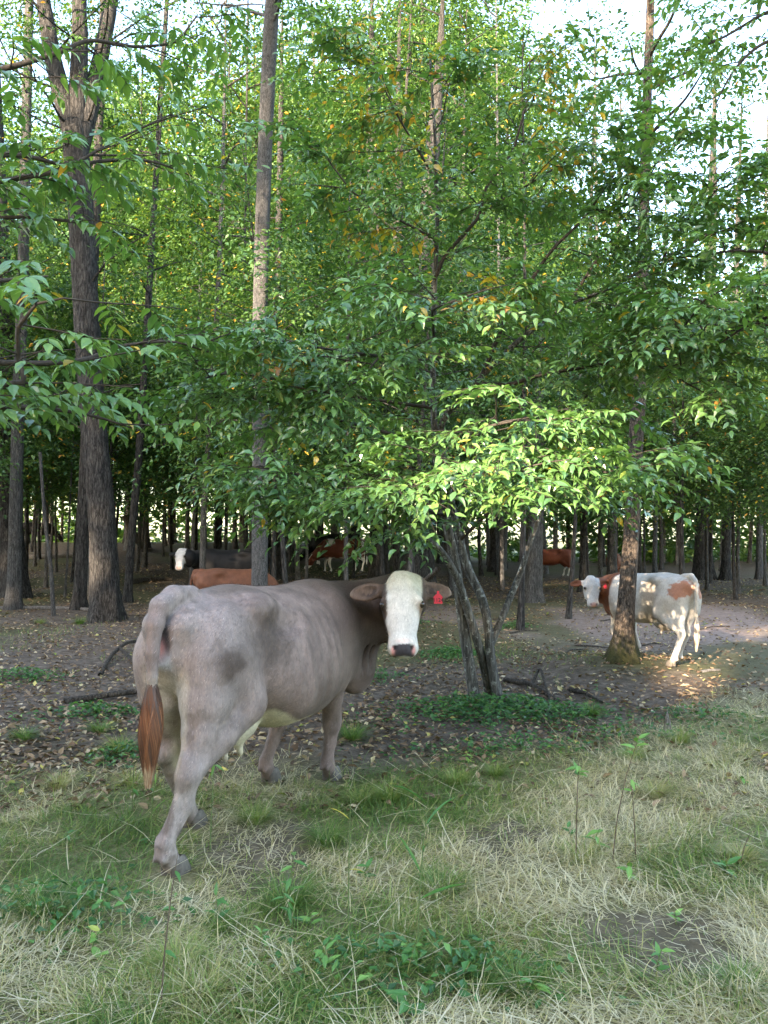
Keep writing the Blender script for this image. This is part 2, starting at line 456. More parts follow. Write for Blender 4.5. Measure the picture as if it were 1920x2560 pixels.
        for ax in range(3):
            u, w = (ax + 1) % 3, (ax + 2) % 3
            A = np.take(s, range(s.shape[ax] - 1), ax); B = np.take(s, range(1, s.shape[ax]), ax)
            e = np.argwhere(A != B)
            ok = (e[:, u] > 0) & (e[:, w] > 0) & (e[:, u] < s.shape[u] - 1) & (e[:, w] < s.shape[w] - 1)
            e = e[ok]; inside = A[tuple(e.T)]
            q = []
            for du, dw in ((-1, -1), (0, -1), (0, 0), (-1, 0)):
                p = e.copy(); p[:, u] += du; p[:, w] += dw
                q.append(vid[tuple(p.T)])
            q = np.stack(q, 1)
            q[~inside] = q[~inside][:, ::-1]
            faces.append(q)
        Fq = np.concatenate(faces)
        return V, Fq[(Fq >= 0).all(1)]

def relax(V, F, it=2, lam=0.5):
    e = np.concatenate([F[:, [0, 1]], F[:, [1, 2]], F[:, [2, 3]], F[:, [3, 0]]])
    for _ in range(it):
        a = np.zeros_like(V); n = np.zeros(len(V))
        for c in range(3):
            a[:, c] = np.bincount(e[:, 0], V[e[:, 1], c], len(V)) + np.bincount(e[:, 1], V[e[:, 0], c], len(V))
        n = np.bincount(e[:, 0], minlength=len(V)) + np.bincount(e[:, 1], minlength=len(V))
        V = V + lam * (a / np.maximum(n, 1)[:, None] - V)
    return V

def unit(v):
    v = np.array(v, float); return v / np.linalg.norm(v)

def head_frame(axis, normal):
    u = unit(axis); n = np.array(normal, float); n = unit(n - u * (n @ u)); w = np.cross(n, u)   # w: the side
    return np.stack([u, w, n])      # rows: along the face, sideways, out of the forehead

def lerp_paint(col, c, m):
    return col * (1 - m[:, None]) + np.array(c)[None] * m[:, None]

MAT_HIDE = hide_mat('cow_hide')
def hair_mat():
    m, nt, out = new_mat('cow_hair')
    a = N(nt, 'ShaderNodeAttribute', attribute_name='coat')
    p = N(nt, 'ShaderNodeBsdfPrincipled'); p.inputs['Roughness'].default_value = 0.55; p.inputs['Specular IOR Level'].default_value = 0.3
    nt.links.new(a.outputs['Color'], p.inputs['Base Color']); nt.links.new(p.outputs[0], out.inputs[0])
    return m
MAT_HAIR = hair_mat()
MAT_EYE = plain_mat('cow_eye', (0.012, 0.008, 0.006), 0.12, 0.6)
MAT_HOOF = plain_mat('cow_hoof', (0.10, 0.085, 0.07), 0.6, 0.3, 0.4, 40)
MAT_HOOF_PALE = plain_mat('cow_hoof_pale', (0.36, 0.30, 0.24), 0.6, 0.3, 0.4, 40)
MAT_TAG = plain_mat('ear_tag_red', (0.42, 0.012, 0.028), 0.45, 0.4, 0.15, 60)
MAT_INK = plain_mat('tag_ink', (0.010, 0.004, 0.005), 0.6)
MAT_RED_TAIL = None

def strand_mat(name, stops):
    m, nt, out = new_mat(name)
    a = N(nt, 'ShaderNodeAttribute', attribute_name='hue')
    c = ramp(nt, a.outputs['Fac'], stops)
    p = N(nt, 'ShaderNodeBsdfPrincipled'); p.inputs['Roughness'].default_value = 0.5; p.inputs['Specular IOR Level'].default_value = 0.3
    nt.links.new(c, p.inputs['Base Color']); nt.links.new(p.outputs[0], out.inputs[0])
    return m

def tail_switch(pts, rad, n, mat, seed, parent, shade):
    """a brush of hair strands following pts; rad(t) its spread, shade(t, rnd) the hue along it"""
    rg = np.random.default_rng(seed)
    pts = np.array(pts, float); K = 9
    tt = np.linspace(0, 1, K)
    seg = np.linspace(0, 1, len(pts))
    cl = np.stack([np.interp(tt, seg, pts[:, i]) for i in range(3)], 1)
    a = rg.uniform(0, 2 * np.pi, n); rr = np.sqrt(rg.uniform(0, 1, n)); end = 1 - .45 * rg.random(n) ** 1.6; st = rg.uniform(0, 0.40, n)
    V, F, H = [], [], []
    T = st[:, None] + (end - st)[:, None] * tt[None]
    C = np.stack([np.interp(T.ravel(), tt, cl[:, i]) for i in range(3)], 1).reshape(n, K, 3)
    rad_ = rad(T)
    wob = 0.35 * np.sin(T * 7 + a[:, None] * 5)
    C[..., 0] += rad_ * rr[:, None] * np.cos(a[:, None] + wob); C[..., 1] += rad_ * rr[:, None] * np.sin(a[:, None] + wob)
    w = 0.0032 * (1 - 0.75 * tt)[None, :, None]
    sd = np.stack([-np.sin(a), np.cos(a), 0 * a], 1)[:, None, :]
    L, Rr = C - sd * w, C + sd * w
    V = np.stack([L, Rr], 2).reshape(n * K * 2, 3)
    b = (np.arange(n) * K * 2)[:, None] + np.arange(K - 1)[None] * 2
    F = np.stack([b, b + 1, b + 3, b + 2], -1).reshape(-1, 4)
    H = np.repeat(np.clip(shade(T, rg.uniform(0, 1, n)[:, None]), 0, 1).ravel(), 2)
    return obj('tail_switch', mk_mesh('tail_switch', V, [F], mat, attrs={'hue': H}), parent)

def uv_ball(c, r, M=None, nu=14, nv=9):
    th = np.linspace(0, 2 * np.pi, nu, endpoint=False); ph = np.linspace(0.02, np.pi - 0.02, nv)
    P = np.stack([np.outer(np.sin(ph), np.cos(th)), np.outer(np.sin(ph), np.sin(th)), np.outer(np.cos(ph), np.ones(nu))], -1).reshape(-1, 3) * np.array(r)
    if M is not None: P = P @ np.array(M)
    i = np.arange(nv * nu).reshape(nv, nu); j = np.roll(i, -1, 1)
    F = np.stack([i[:-1].ravel(), i[1:].ravel(), j[1:].ravel(), j[:-1].ravel()], 1)
    return P + np.array(c), F

def coat_hair(V, F, col, hr, n, S, root):
    """short hairs lying back and down along the skin"""
    rg = np.random.default_rng(n)
    fn = np.cross(V[F[:, 2]] - V[F[:, 0]], V[F[:, 3]] - V[F[:, 1]])
    Nv = np.zeros_like(V)
    for c in range(4):
        for k in range(3): Nv[:, k] += np.bincount(F[:, c], fn[:, k], len(V))
    Nv /= np.linalg.norm(Nv, axis=1)[:, None] + 1e-9
    ok = np.flatnonzero((V[:, 2] > .09 * S) & ~((np.abs(hr[:, 1]) < .08) & (hr[:, 0] > .45) & (hr[:, 0] < .56) & (hr[:, 2] > -.04) & (hr[:, 2] < .1)))
    i = rg.choice(ok, n, replace=n > len(ok))
    p, nr = V[i] + rg.normal(0, .004, (n, 3)), Nv[i]
    head = (hr[i, 0] > -.1) & (hr[i, 0] < .6) & (np.abs(hr[i, 1]) < .36) & (np.abs(hr[i, 2]) < .25)
    swirl = np.stack([fbm(p * 4 + k * 9, 70 + k, 2) - .5 for k in range(3)], 1) * 1.3
    flow = np.array([-.65, 0, -.75])[None] + swirl + rg.normal(0, .22, (n, 3))
    t = flow - nr * (flow * nr).sum(1)[:, None]; t /= np.linalg.norm(t, axis=1)[:, None] + 1e-9
    d = t + nr * rg.uniform(.06, .30, n)[:, None]
    L = rg.uniform(.010, .022, n) * np.where(head, .6, 1.0) * S
    sd = np.cross(t, nr) * (rg.uniform(.0007, .0015, n) * S)[:, None]
    b = p - nr * .0015
    VV = np.stack([b - sd, b + sd, b + d * L[:, None]], 1).reshape(-1, 3)
    cc = np.repeat(np.clip(col[i] * rg.lognormal(0, .26, n)[:, None], 0, .9), 3, 0)
    o = obj('coat_hair', mk_mesh('coat_hair', VV, [np.arange(3 * n).reshape(n, 3)], MAT_HAIR, smooth=False, colors={'coat': cc}), root); o['kind'] = 'stuff'

def make_cow(name, label, loc, heading, legs, neck, head, paint, tail=None, S=1.0, vox=0.02, udder=False, fat=1.0, group='cattle in the wood',
             eyes=True, hoof_mat=None, folds=False, ears=True, relax_n=2, nostrils=True, big=0.0, fur=0):
    """local frame: x ahead, y to the animal's left, z up. legs: list of chains; neck: list of (x,y,z,r); head: (poll, axis, forehead normal)"""
    root = thing(name, label, 'cow', loc=loc, rz=math.atan2(heading[1], heading[0]), group=group)
    poll, axis, nrm = head
    H = head_frame(axis, nrm)
    poll = np.array(poll, float)
    muz = poll + H[0] * 0.56 * S
    allp = np.array([p[:3] for c in legs for p in c] + [p[:3] for p in neck] + [poll, muz] + ([p[:3] for p in tail] if tail else []))
    lo = np.minimum(allp.min(0) - 0.30 * S, np.array([-1.0, -0.50, 0]) * S); hi = np.maximum(allp.max(0) + 0.30 * S, np.array([1.0, 0.5, 1.5]) * S)
    lo[2] = -0.06
    f = Field(lo, hi, vox)
    I3 = np.array([[1, 0, 0], [0, 1, 0], [0, 0, 1]], float)
    s = lambda *v: np.array(v) * S
    xs = s(-.90, -.84, -.74, -.55, -.32, -.05, .25, .50, .70, .86 + .03 * big, .96 + .05 * big)
    tp = s(1.20, 1.265, 1.315, 1.345, 1.365, 1.335, 1.325, 1.335, 1.30, 1.20, 1.08)
    bt = s(1.02, 0.90, 0.80, .72 + .04 * big, .63 + .06 * big, .545 - .04 * big, .545 - .04 * big, .575 - .02 * big, .62 - .03 * big, .70 - .06 * big, .82 - .08 * big)
    wd = s(.065, .13, .205, .255, .315, .385, .385, .33 + .01 * big, .265 + .03 * big, .20 + .05 * big, .12 + .05 * big) * np.array([1, 1, 1, 1, fat, fat, fat, 1, 1, 1, 1])
    f.profile((0, 0, 0), I3, xs, wd, tp, bt, p=2.35, taper=0.16, k=0.05 * S, ribs=.0035 if big else .002)
    for q in (-1, 1):
        f.ell(s(-.37, q * .215, 1.245), s(.12, .07, .06), k=.10 * S)               # hook bones
        f.ell(s(-.80, q * .10, 1.185), s(.08, .05, .06), k=.09 * S)                 # pin bones
        f.ell(s(-.60, q * .160, .98), s(.24, .138, .30), k=(.05 if big else .08) * S)                  # thighs
        f.ell(s(.56, q * .20, .98), s(.19, .115, .30), M=[[.94, 0, .34], [0, 1, 0], [-.34, 0, .94]], k=.08 * S)   # shoulders
        f.ell(s(-.20, q * .33 * fat, 1.16), s(.15, .055, .07), k=.05 * S, cut=True) if fat > 0.9 else None     # hollow ahead of the hook bone
    for ci, c in enumerate(legs):
        f.chain(c, k=.035 * S)
        if vox < .015:   # tendon behind the cannon bone and the point of the hock
            j0, j1 = (4, 7) if ci < 2 else (4, 7)
            a_, b_ = np.array(c[j0][:3]) + np.array([-.034, 0, .0]) * S, np.array(c[j1][:3]) + np.array([-.022, 0, .012]) * S
            f.cone(a_, b_, .020 * S, .024 * S, k=.018 * S)
            if ci < 2: f.ell(np.array(c[3][:3]) + np.array([-.045, 0, .045]) * S, s(.030, .024, .045), k=.03 * S)
            for q_ in (-1, 1):   # dewclaws
                f.ell(np.array(c[-3][:3]) + np.array([-.046, q_ * .022, -.012]) * S, s(.017, .013, .022), k=.008)
        if ci < 2:      # hamstrings run from the pin bones down to the hock
            q = 1 if c[0][1] > 0 else -1; hk = np.array(c[3][:3])
            f.chain([(-.70 * S, q * .15 * S, 1.0 * S, .13 * S), (-.70 * S + .25 * (hk[0] + .7 * S), q * .15 * S, .80 * S, .115 * S), (hk[0] * .65 - .23 * S, hk[1] * .65 + q * .055 * S, .66 * S, .085 * S), (hk[0] + .0 * S, hk[1], hk[2] + .06 * S, .052 * S)], k=.06 * S)
    f.chain(neck, k=.09 * S)
    # brisket and dewlap
    f.ell(s(.84 + .09 * big, -.17 * big, .76 - .02 * big), s(.17 + .02 * big, .10 + .03 * big, .17 + .03 * big), k=.08 * S)
    if len(neck) > 1:
        n0, n1 = np.array(neck[0][:3]), np.array(neck[-1][:3])
        dz = np.array([0, 0, -1.0])
        for t in (0.25, 0.45, 0.65):
            p = n0 * (1 - t) + n1 * t
            for q0, q1 in zip(neck[:-1], neck[1:]): pass
            i = t * (len(neck) - 1); j = min(int(i), len(neck) - 2); ft = i - j
            p = np.array(neck[j][:3]) * (1 - ft) + np.array(neck[j + 1][:3]) * ft; r = neck[j][3] * (1 - ft) + neck[j + 1][3] * ft
            f.ell(p + dz * r * 0.95, (.10 * S, .035 * S, .10 * S), k=.06 * S)
    if folds:
        a0 = np.array(neck[0][:3])
        for (px, py, pz, dx, dy) in folds:
            f.ell((px, py, pz), (.014, .03, .27), M=[[math.cos(dx), math.sin(dx), 0], [-math.sin(dx), math.cos(dx), 0], [0, 0, 1]], k=.03, cut=True)
    if udder:
        f.ell(s(-.36, 0.0, .60), s(.26, .16, .135), k=.05 * S)
        for q, x in ((-1, -.33), (1, -.33), (-1, -.47), (1, -.47)):
            f.cone(s(x, q * .075, .50), s(x + .015, q * .08, .435), .024 * S, .017 * S, k=.025 * S)
    # head
    us = s(-.02, .03, .09, .16, .22, .30, .38, .44, .49, .525)
    f.profile(poll, H, us, s(.050, .086, .108, .124, .130, .106, .085, .090, .098, .066), s(.005, .045, .062, .066, .062, .052, .046, .052, .050, .015),
              s(-.10, -.15, -.175, -.19, -.195, -.18, -.15, -.125, -.105, -.07), p=2.5, taper=-0.10, k=.035 * S)
    hp = lambda u, w, n: poll + (H[0] * u + H[1] * w + H[2] * n) * S
    eyes_at = []; nose_holes = []
    for q in (-1, 1):
        f.ell(hp(.205, q * .114, .018), s(.038, .022, .036), M=H, k=.025 * S)
        eyes_at.append((q, hp(.215, q * .121, .030)))
        if nostrils and vox < .015:
            nose_holes.append(q)
        if vox < .015:
            f.ell(hp(.30, q * .086, .0), s(.075, .012, .016), M=H, k=.02 * S)          # facial crest
            f.ell(hp(.185, q * .092, .045), s(.035, .022, .018), M=H, k=.02 * S)       # brow
            f.ell(hp(.27, q * .085, -.12), s(.09, .022, .05), M=H, k=.03 * S)          # jaw muscle
    f.ell(hp(.495, 0, -.02), s(.045, .072, .06), M=H, k=.03 * S)
    for q in nose_holes:
        f.ell(hp(.490, q * .054, .048), s(.024, .017, .024), M=H, k=.008, cut=True)
    if ears:
        for q in (-1, 1):
            e = unit(H[1] * q * 0.95 - H[0] * 0.06 - H[2] * 0.20 + np.array([0, 0, -0.12]))
            nn = unit(H[2] * 0.85 + H[1] * q * 0.25 - e * float((H[2] * 0.85 + H[1] * q * 0.25) @ e))
            M = np.stack([e, np.cross(nn, e), nn])
            c = hp(.085, q * .115, -.07) + e * .108 * S
            t = max(.021, vox * 0.75)
            f.ell(c, (.118 * S, .062 * S, t), M=M, k=.02 * S)
            f.cone(hp(.085, q * .09, -.07), c - e * .05 * S, .036 * S, .036 * S, k=.03 * S)
            if vox < .015:
                f.ell(c + nn * .028 + e * .010, (.092 * S, .044 * S, .030), M=M, k=.010, cut=True)
    # tail (upper part, skin)
    if tail: f.chain(tail, k=.02 * S)
    V, F = f.mesh()
    V = relax(V, F, relax_n)
    hr = (V - poll) @ H.T / S          # head coordinates u, w, n
    col = paint(V / S, hr)
    body = obj('body', mk_mesh('cow_body', V, [F], MAT_HIDE, colors={'coat': np.clip(col, 0, 1)}), root)
    if fur:
        coat_hair(V, F, np.clip(col, 0, 1), hr, fur, S, root)
    if eyes:
        for q, p in eyes_at:
            ve, fe = uv_ball(p, np.array([.024, .021, .024]) * S, H)
            obj('eye', mk_mesh('eye', ve, [fe], MAT_EYE), root)
    hm = hoof_mat or MAT_HOOF
    for c in legs:
        p = np.array(c[-1][:3]); d = np.array(c[-1][:2]) - np.array(c[-2][:2])
        d = unit([d[0], d[1], 0]) if np.hypot(*d) > 0.01 * S else np.array([1.0, 0, 0])
        d = unit(d * 0.5 + np.array([1.0, 0, 0])); sd = np.array([-d[1], d[0], 0])
        VV, FF, n0 = [], [], 0
        for q in (-1, 1):
            rings = []
            for z, sc_, sh in ((0.0, 1.22, .020), (.035, 1.10, .012), (.080, .90, -.004), (.092, .5, -.01)):
                th = np.linspace(0, 2 * np.pi, 12, endpoint=False)
                ring = np.stack([np.cos(th) * .056 * sc_ + sh, np.sin(th) * .026 * sc_, np.full(12, z)], 1) * S
                rings.append(p * np.array([1, 1, 0]) + ring[:, :1] * d + (ring[:, 1:2] + q * .029 * S) * sd + ring[:, 2:3] * np.array([0, 0, 1]) + d * .012 * S + np.array([0, 0, max(p[2] - .05 * S, 0.0)]))
            vv = np.concatenate(rings); i = np.arange(48).reshape(4, 12); j = np.roll(i, -1, 1)
            ff = np.stack([i[:-1].ravel(), j[:-1].ravel(), j[1:].ravel(), i[1:].ravel()], 1)
            VV.append(vv); FF.append(ff + n0); n0 += 48
        obj('hoof', mk_mesh('hoof', np.concatenate(VV), [np.concatenate(FF)], hm), root)
    return root, H, hp

def hind(q, S=1.0, hoof=None, hock=None):
    """hind leg chain; q=-1 right, 1 left; hoof = (x, y) of the foot"""
    hx, hy = hoof if hoof is not None else (-.60, q * .16)
    hock = hock if hock is not None else (hx - .10, (hy + q * .15) / 2, .47)
    st = (-.42 + 0.18 * (hx + .60), q * .20, .76)
    P = [(-.58, q * .17, .98, .15), (*st, .125), ((st[0] + hock[0]) / 2 + .0, (st[1] + hock[1]) / 2, .62, .082), (hock[0] + .015, hock[1], hock[2] + .03, .056), (hock[0] - .012, hock[1], hock[2], .050),
         (hock[0] * .7 + hx * .3 + .01, hock[1] * .7 + hy * .3, .33, .040), (hx - .035, hy, .17, .037), (hx - .025, hy, .12, .045), (hx + .005, hy, .075, .040), (hx + .02, hy, .05, .043)]
    return [tuple(v * S for v in p) for p in P]

def fore(q, S=1.0, hoof=None):
    hx, hy = hoof if hoof is not None else (.60, q * .16)
    kx, ky = .60 * .45 + hx * .55 + .02, q * .17 * .45 + hy * .55
    P = [(.56, q * .20, .92, .13), (.52, q * .20, .74, .105), (.55 * .6 + kx * .4, (q * .19 + ky) / 2, .58, .066), (kx, ky, .42, .053), (kx, ky, .38, .050), (kx * .5 + hx * .5 - .005, (ky + hy) / 2, .26, .037),
         (hx - .02, hy, .15, .036), (hx - .015, hy, .11, .043), (hx + .01, hy, .07, .040), (hx + .02, hy, .05, .043)]
    return [tuple(v * S for v in p) for p in P]
# ------------------------------------------------------------------ the grey-brown cow in front
def spot(V, c, r, p=2.0):
    d = ((V - np.array(c)) / np.array(r)); return np.exp(-(d ** 2).sum(1) ** (p / 2))

def hero_paint(V, h):
    x, y, z = V.T; u, w, n = h.T
    rg = fbm(V * 7, 3, 4)
    fine = fbm(V * np.array([30, 30, 12]), 9, 3)
    base = np.array([0.202, 0.149, 0.131])
    col = np.repeat(base[None], len(V), 0) * (0.80 + 0.40 * rg)[:, None] * (0.88 + 0.24 * fine)[:, None]
    dark = np.array([0.046, 0.031, 0.026])
    # darker fore part and neck, paler hindquarters and lower legs
    mott = fbm(V * np.array([16, 16, 7]), 13, 4)
    col = col * (0.84 + 0.32 * sstep(.25, .75, mott))[:, None]
    col = lerp_paint(col, dark, 0.95 * sstep(.18, .80, x + .30 * (mott - .5)) * sstep(.58, .90, z))
    col = lerp_paint(col, dark * 1.1, 0.85 * sstep(.72, .92, x) * sstep(.5, .7, z))
    col = lerp_paint(col, (0.29, 0.240, 0.223), 0.65 * sstep(-.35, -.8, x) * sstep(.25, .5, z))
    col = lerp_paint(col, (0.33, 0.280, 0.258), 0.8 * sstep(.60, .40, z) * (x < 0))
    # brown spots on the thigh and the hip, faint flank stain
    Vw = V + .10 * (np.stack([fbm(V * 9 + i * 7, 19 + i, 3) for i in range(3)], 1) - .5)
    s1 = spot(Vw, (-.70, -.28, .985), (.075, .2, .085)); s2 = spot(Vw, (-.36, -.31, 1.10), (.11, .25, .15)); s3 = spot(Vw, (-.50, -.32, 1.04), (.20, .25, .07))
    jag = 0.55 + 0.9 * fbm(V * 18, 23, 3)
    side = (y < -.05)
    col = lerp_paint(col, (0.055, 0.036, 0.028), np.clip(1.25 * s1 * jag, 0, .85) * side)
    col = lerp_paint(col, (0.065, 0.046, 0.038), np.clip(1.25 * s2 * jag, 0, .88) * side)
    col = lerp_paint(col, (0.09, 0.066, 0.055), np.clip(0.6 * s3 * jag, 0, .6) * side)
    col = lerp_paint(col, (0.10, 0.072, 0.058), np.clip(0.9 * spot(Vw, (.22, -.32, .70), (.26, .3, .13)) * jag, 0, .75))
    # dirt on the topline
    col = lerp_paint(col, (0.12, 0.09, 0.07), 0.55 * sstep(1.27, 1.35, z) * sstep(.35, .65, fbm(V * 9, 33, 3)) * (x > -.6))
    # cream belly, udder and inner thigh
    cream = (0.54, 0.48, 0.35)
    col = lerp_paint(col, cream, sstep(.68, .65, z + .10 * sstep(-.35, .2, x) + .06 * (fbm(V * 9, 43, 3) - .5)) * sstep(-.66, -.60, x) * sstep(.45, .2, x) * sstep(.29, .25, np.abs(y) + .5 * np.maximum(0, -.35 - x)) * (z > .38))
    inner = sstep(.165, .12, np.abs(y)) * sstep(-.40, -.55, x) * sstep(.30, .45, z) * sstep(1.02, .9, z)
    col = lerp_paint(col, (0.48, 0.42, 0.35), inner * 0.75)
    gr = sstep(.55, .70, fbm(V * np.array([22, 22, 9]), 47, 4))
    col = lerp_paint(col, (0.12, 0.09, 0.07), gr * .55 * sstep(.65, .35, z))
    col = lerp_paint(col, (0.14, 0.105, 0.085), sstep(.60, .74, fbm(V * np.array([12, 12, 12]), 49, 4)) * .5 * sstep(-.2, -.5, x))
    # under the tail
    bare = (x > -.918) * sstep(.085, .05, np.abs(y)) * sstep(-.80, -.85, x) * sstep(.95, 1.0, z) * sstep(1.26, 1.22, z)
    col = lerp_paint(col, (0.055, 0.052, 0.058), bare * sstep(1.03, 1.09, z))
    col = lerp_paint(col, (0.42, 0.41, 0.43), bare * sstep(1.09, 1.03, z))
    col = lerp_paint(col, (0.75, 0.36, 0.33), spot(V, (-.90, -.01, 1.08), (.05, .03, .045)) * 0.9)
    # calluses on the hock
    col = lerp_paint(col, (0.09, 0.065, 0.05), np.clip(1.2 * spot(V, (-.875, -.12, .465), (.04, .09, .032)), 0, .85))
    col = lerp_paint(col, (0.10, 0.075, 0.058), np.clip(1.2 * spot(V, (-.80, -.135, .335), (.035, .08, .055)), 0, .85))
    col = lerp_paint(col, (0.13, 0.10, 0.085), sstep(.14, .05, z) * 0.7 * (x > -.6))
    # tail a touch browner
    tl = (x < -.90) & (z < 1.3) & (np.abs(y) < .12)
    col[tl] = col[tl] * np.array([0.78, 0.74, 0.72])
    # ---- head: white blaze face, brown cheeks and ears
    ear = (((np.abs(w) - .225) / .15) ** 2 + ((u - .085) / .095) ** 2 + ((n + .10) / .075) ** 2) < 1
    hd = (u > -.14) & (u < .62) & (n > -.26) & (n < .2) & (((np.abs(w) < .17) & (y < -.45)) | ear)
    front = sstep(-.075, -.045, n + 0.03 * (fbm(V * 25, 51, 3) - .5))
    edge = np.where(w < 0, .092, .130) + np.where(w < 0, .05, .02) * sstep(.27, .36, u) + 0.02 * (fbm(V * 22, 53, 3) - .5)
    white = hd * front * sstep(edge + .010, edge - .006, np.abs(w)) 
    white = np.maximum(white, hd * sstep(.34, .38, u) * 0.95 * sstep(-.2, -.16, n))
    brown = np.array([0.070, 0.048, 0.038])
    col[hd] = (brown * (0.75 + 0.5 * fine[hd])[:, None])
    fw = np.array([0.50, 0.48, 0.45])[None] * (0.88 + 0.2 * fbm(V * np.array([40, 40, 20]), 57, 3))[:, None]
    stain = sstep(.20, .02, u + .05 * (fbm(V * 14, 59, 3) - .5)) * 0.75 + .25 * sstep(.02, .09, w) * sstep(.34, .2, u)
    fw = fw * (1 - stain[:, None] * np.array([0.24, 0.26, 0.42])[None])
    col = col * (1 - white[:, None]) + fw * white[:, None]
    # eye patches
    for q, amt in ((-1, .95), (1, .55)):
        c = np.exp(-(((u - .225) / .032) ** 2 + ((w - q * .122) / .020) ** 2)) + np.exp(-(((u - .27) / .04) ** 2 + ((w - q * .116) / .014) ** 2))
        col = lerp_paint(col, brown * .7 if q == -1 else (0.20, 0.115, 0.055), np.clip(c * amt * 1.3, 0, 1) * hd)
    # muzzle
    dn = np.maximum(np.abs(u - .502) / .034, np.abs(w) / .070)
    pad = hd * sstep(1.05, .9, dn + .12 * (fbm(V * 40, 63, 2) - .5)) * (n > -.03)
    col = lerp_paint(col, (0.035, 0.032, 0.036), pad)
    for q in (-1, 1):
        col = lerp_paint(col, (0.50, 0.24, 0.22), np.clip(hd * 1.3 * np.exp(-(((u - .503) / .020) ** 2 + ((w - q * .064) / .010) ** 2)), 0, 1) * (n > -.03))
        col = lerp_paint(col, (0.008, 0.006, 0.006), np.clip(hd * 1.3 * np.exp(-(((u - .488) / .014) ** 2 + ((w - q * .052) / .010) ** 2)), 0, 1))
    col = lerp_paint(col, (0.72, 0.46, 0.41), hd * 0.7 * np.exp(-(((u - .448) / .012) ** 2 + (w / .035) ** 2)))
    # ears: pale hair rim, brownish inside
    er = ear & (np.abs(w) > .145)
    rim = er * sstep(.305, .335, np.abs(w))
    col = lerp_paint(col, (0.12, 0.082, 0.063), er * 0.75)
    core = er * np.exp(-(((np.abs(w) - .20) / .06) ** 2 + ((u - .10) / .035) ** 2)) * (n > -.16)
    col = lerp_paint(col, (0.035, 0.024, 0.02), np.clip(core * 1.2, 0, 1) * sstep(.3, .55, fbm(V * np.array([60, 60, 25]), 67, 2)))
    col = lerp_paint(col, (0.30, 0.235, 0.19), rim * 0.7)
    return col

HO = np.array([-0.736, 4.616]); HH = unit([0.41, 0.912, 0])[:2]; HL = np.array([-HH[1], HH[0]])
def hero_local(p):
    r = np.array(p[:2]) - HO; return np.array([r @ HH, r @ HL, p[2]])
def hero_vec(v):
    v = np.array(v, float); return np.array([v[:2] @ HH, v[:2] @ HL, v[2]])
hz = float(hgt(HO[0], HO[1])) - 0.01
poll = hero_local((0.108, 4.93, 1.385 - hz))
ax, nm = hero_vec((0.02, -0.36, -0.93)), hero_vec((0.0, -0.93, 0.36))
neck = [(.62, -.02, 1.06, .27), (.89, -.11, 1.06, .245), (1.04, -.29, 1.12, .205), (1.02, -.47, 1.20, .165), (poll[0] + .10, poll[1] - .015, poll[2] - .13, .135)]
tailb = [(-.66, 0, 1.32, .055), (-.80, -.005, 1.325, .056), (-.90, -.01, 1.285, .052), (-.955, -.02, 1.20, .042), (-.975, -.025, 1.07, .033), (-.98, -.03, .95, .027), (-.98, -.03, .86, .021), (-.98, -.03, .76, .015)]
def thick(c, m):
    n = len(c)
    return [p if i < 2 else (p[0], p[1], p[2], p[3] * (m if i < n - 3 else 1 + (m - 1) * .25)) for i, p in enumerate(c)]
legs = [thick(hind(-1, hoof=(-.915, -.09), hock=(-.85, -.150, .46)), 1.14), thick(hind(1, hoof=(-.37, .22), hock=(-.60, .19, .48)), 1.12), thick(fore(-1, hoof=(.70, -.085)), 1.12), thick(fore(1, hoof=(.50, .27)), 1.1)]
hero, HHm, hp = make_cow('grey_brown_cow', 'large grey-brown cow with white blaze face turned to look back, red ear tag numbered 1124', (HO[0], HO[1], hz), HH,
                         legs, neck, (poll, ax, nm), hero_paint, tail=tailb, vox=0.0105, udder=True, big=1.0, fur=150000, group='cattle in the wood',
                         folds=[(.90, -.29, 1.02, 0.5, 0), (.965, -.36, 1.00, 0.8, 0), (.82, -.28, 1.0, 0.3, 0)], hoof_mat=MAT_HOOF)
MAT_SWITCH = strand_mat('tail_hair', [(0.0, (0.13, 0.095, 0.082)), (0.25, (0.08, 0.045, 0.032)), (0.5, (0.16, 0.060, 0.028)), (0.75, (0.27, 0.120, 0.058)), (1.0, (0.52, 0.40, 0.26))])
tail_switch([(-.98, -.03, .95), (-.98, -.03, .84), (-.98, -.025, .70), (-.975, -.015, .57), (-.97, -.005, .42)],
            lambda t: 0.018 + 0.042 * np.sin(np.clip(t * 1.02, 0, 1) * np.pi) ** 1.2, 1500, MAT_SWITCH, 7, hero,
            lambda t, r: np.where(t < .3, .05 + .3 * t / .3 * r + .2 * r, np.where(t > .82, .72 + .3 * r, .20 + .55 * r)))

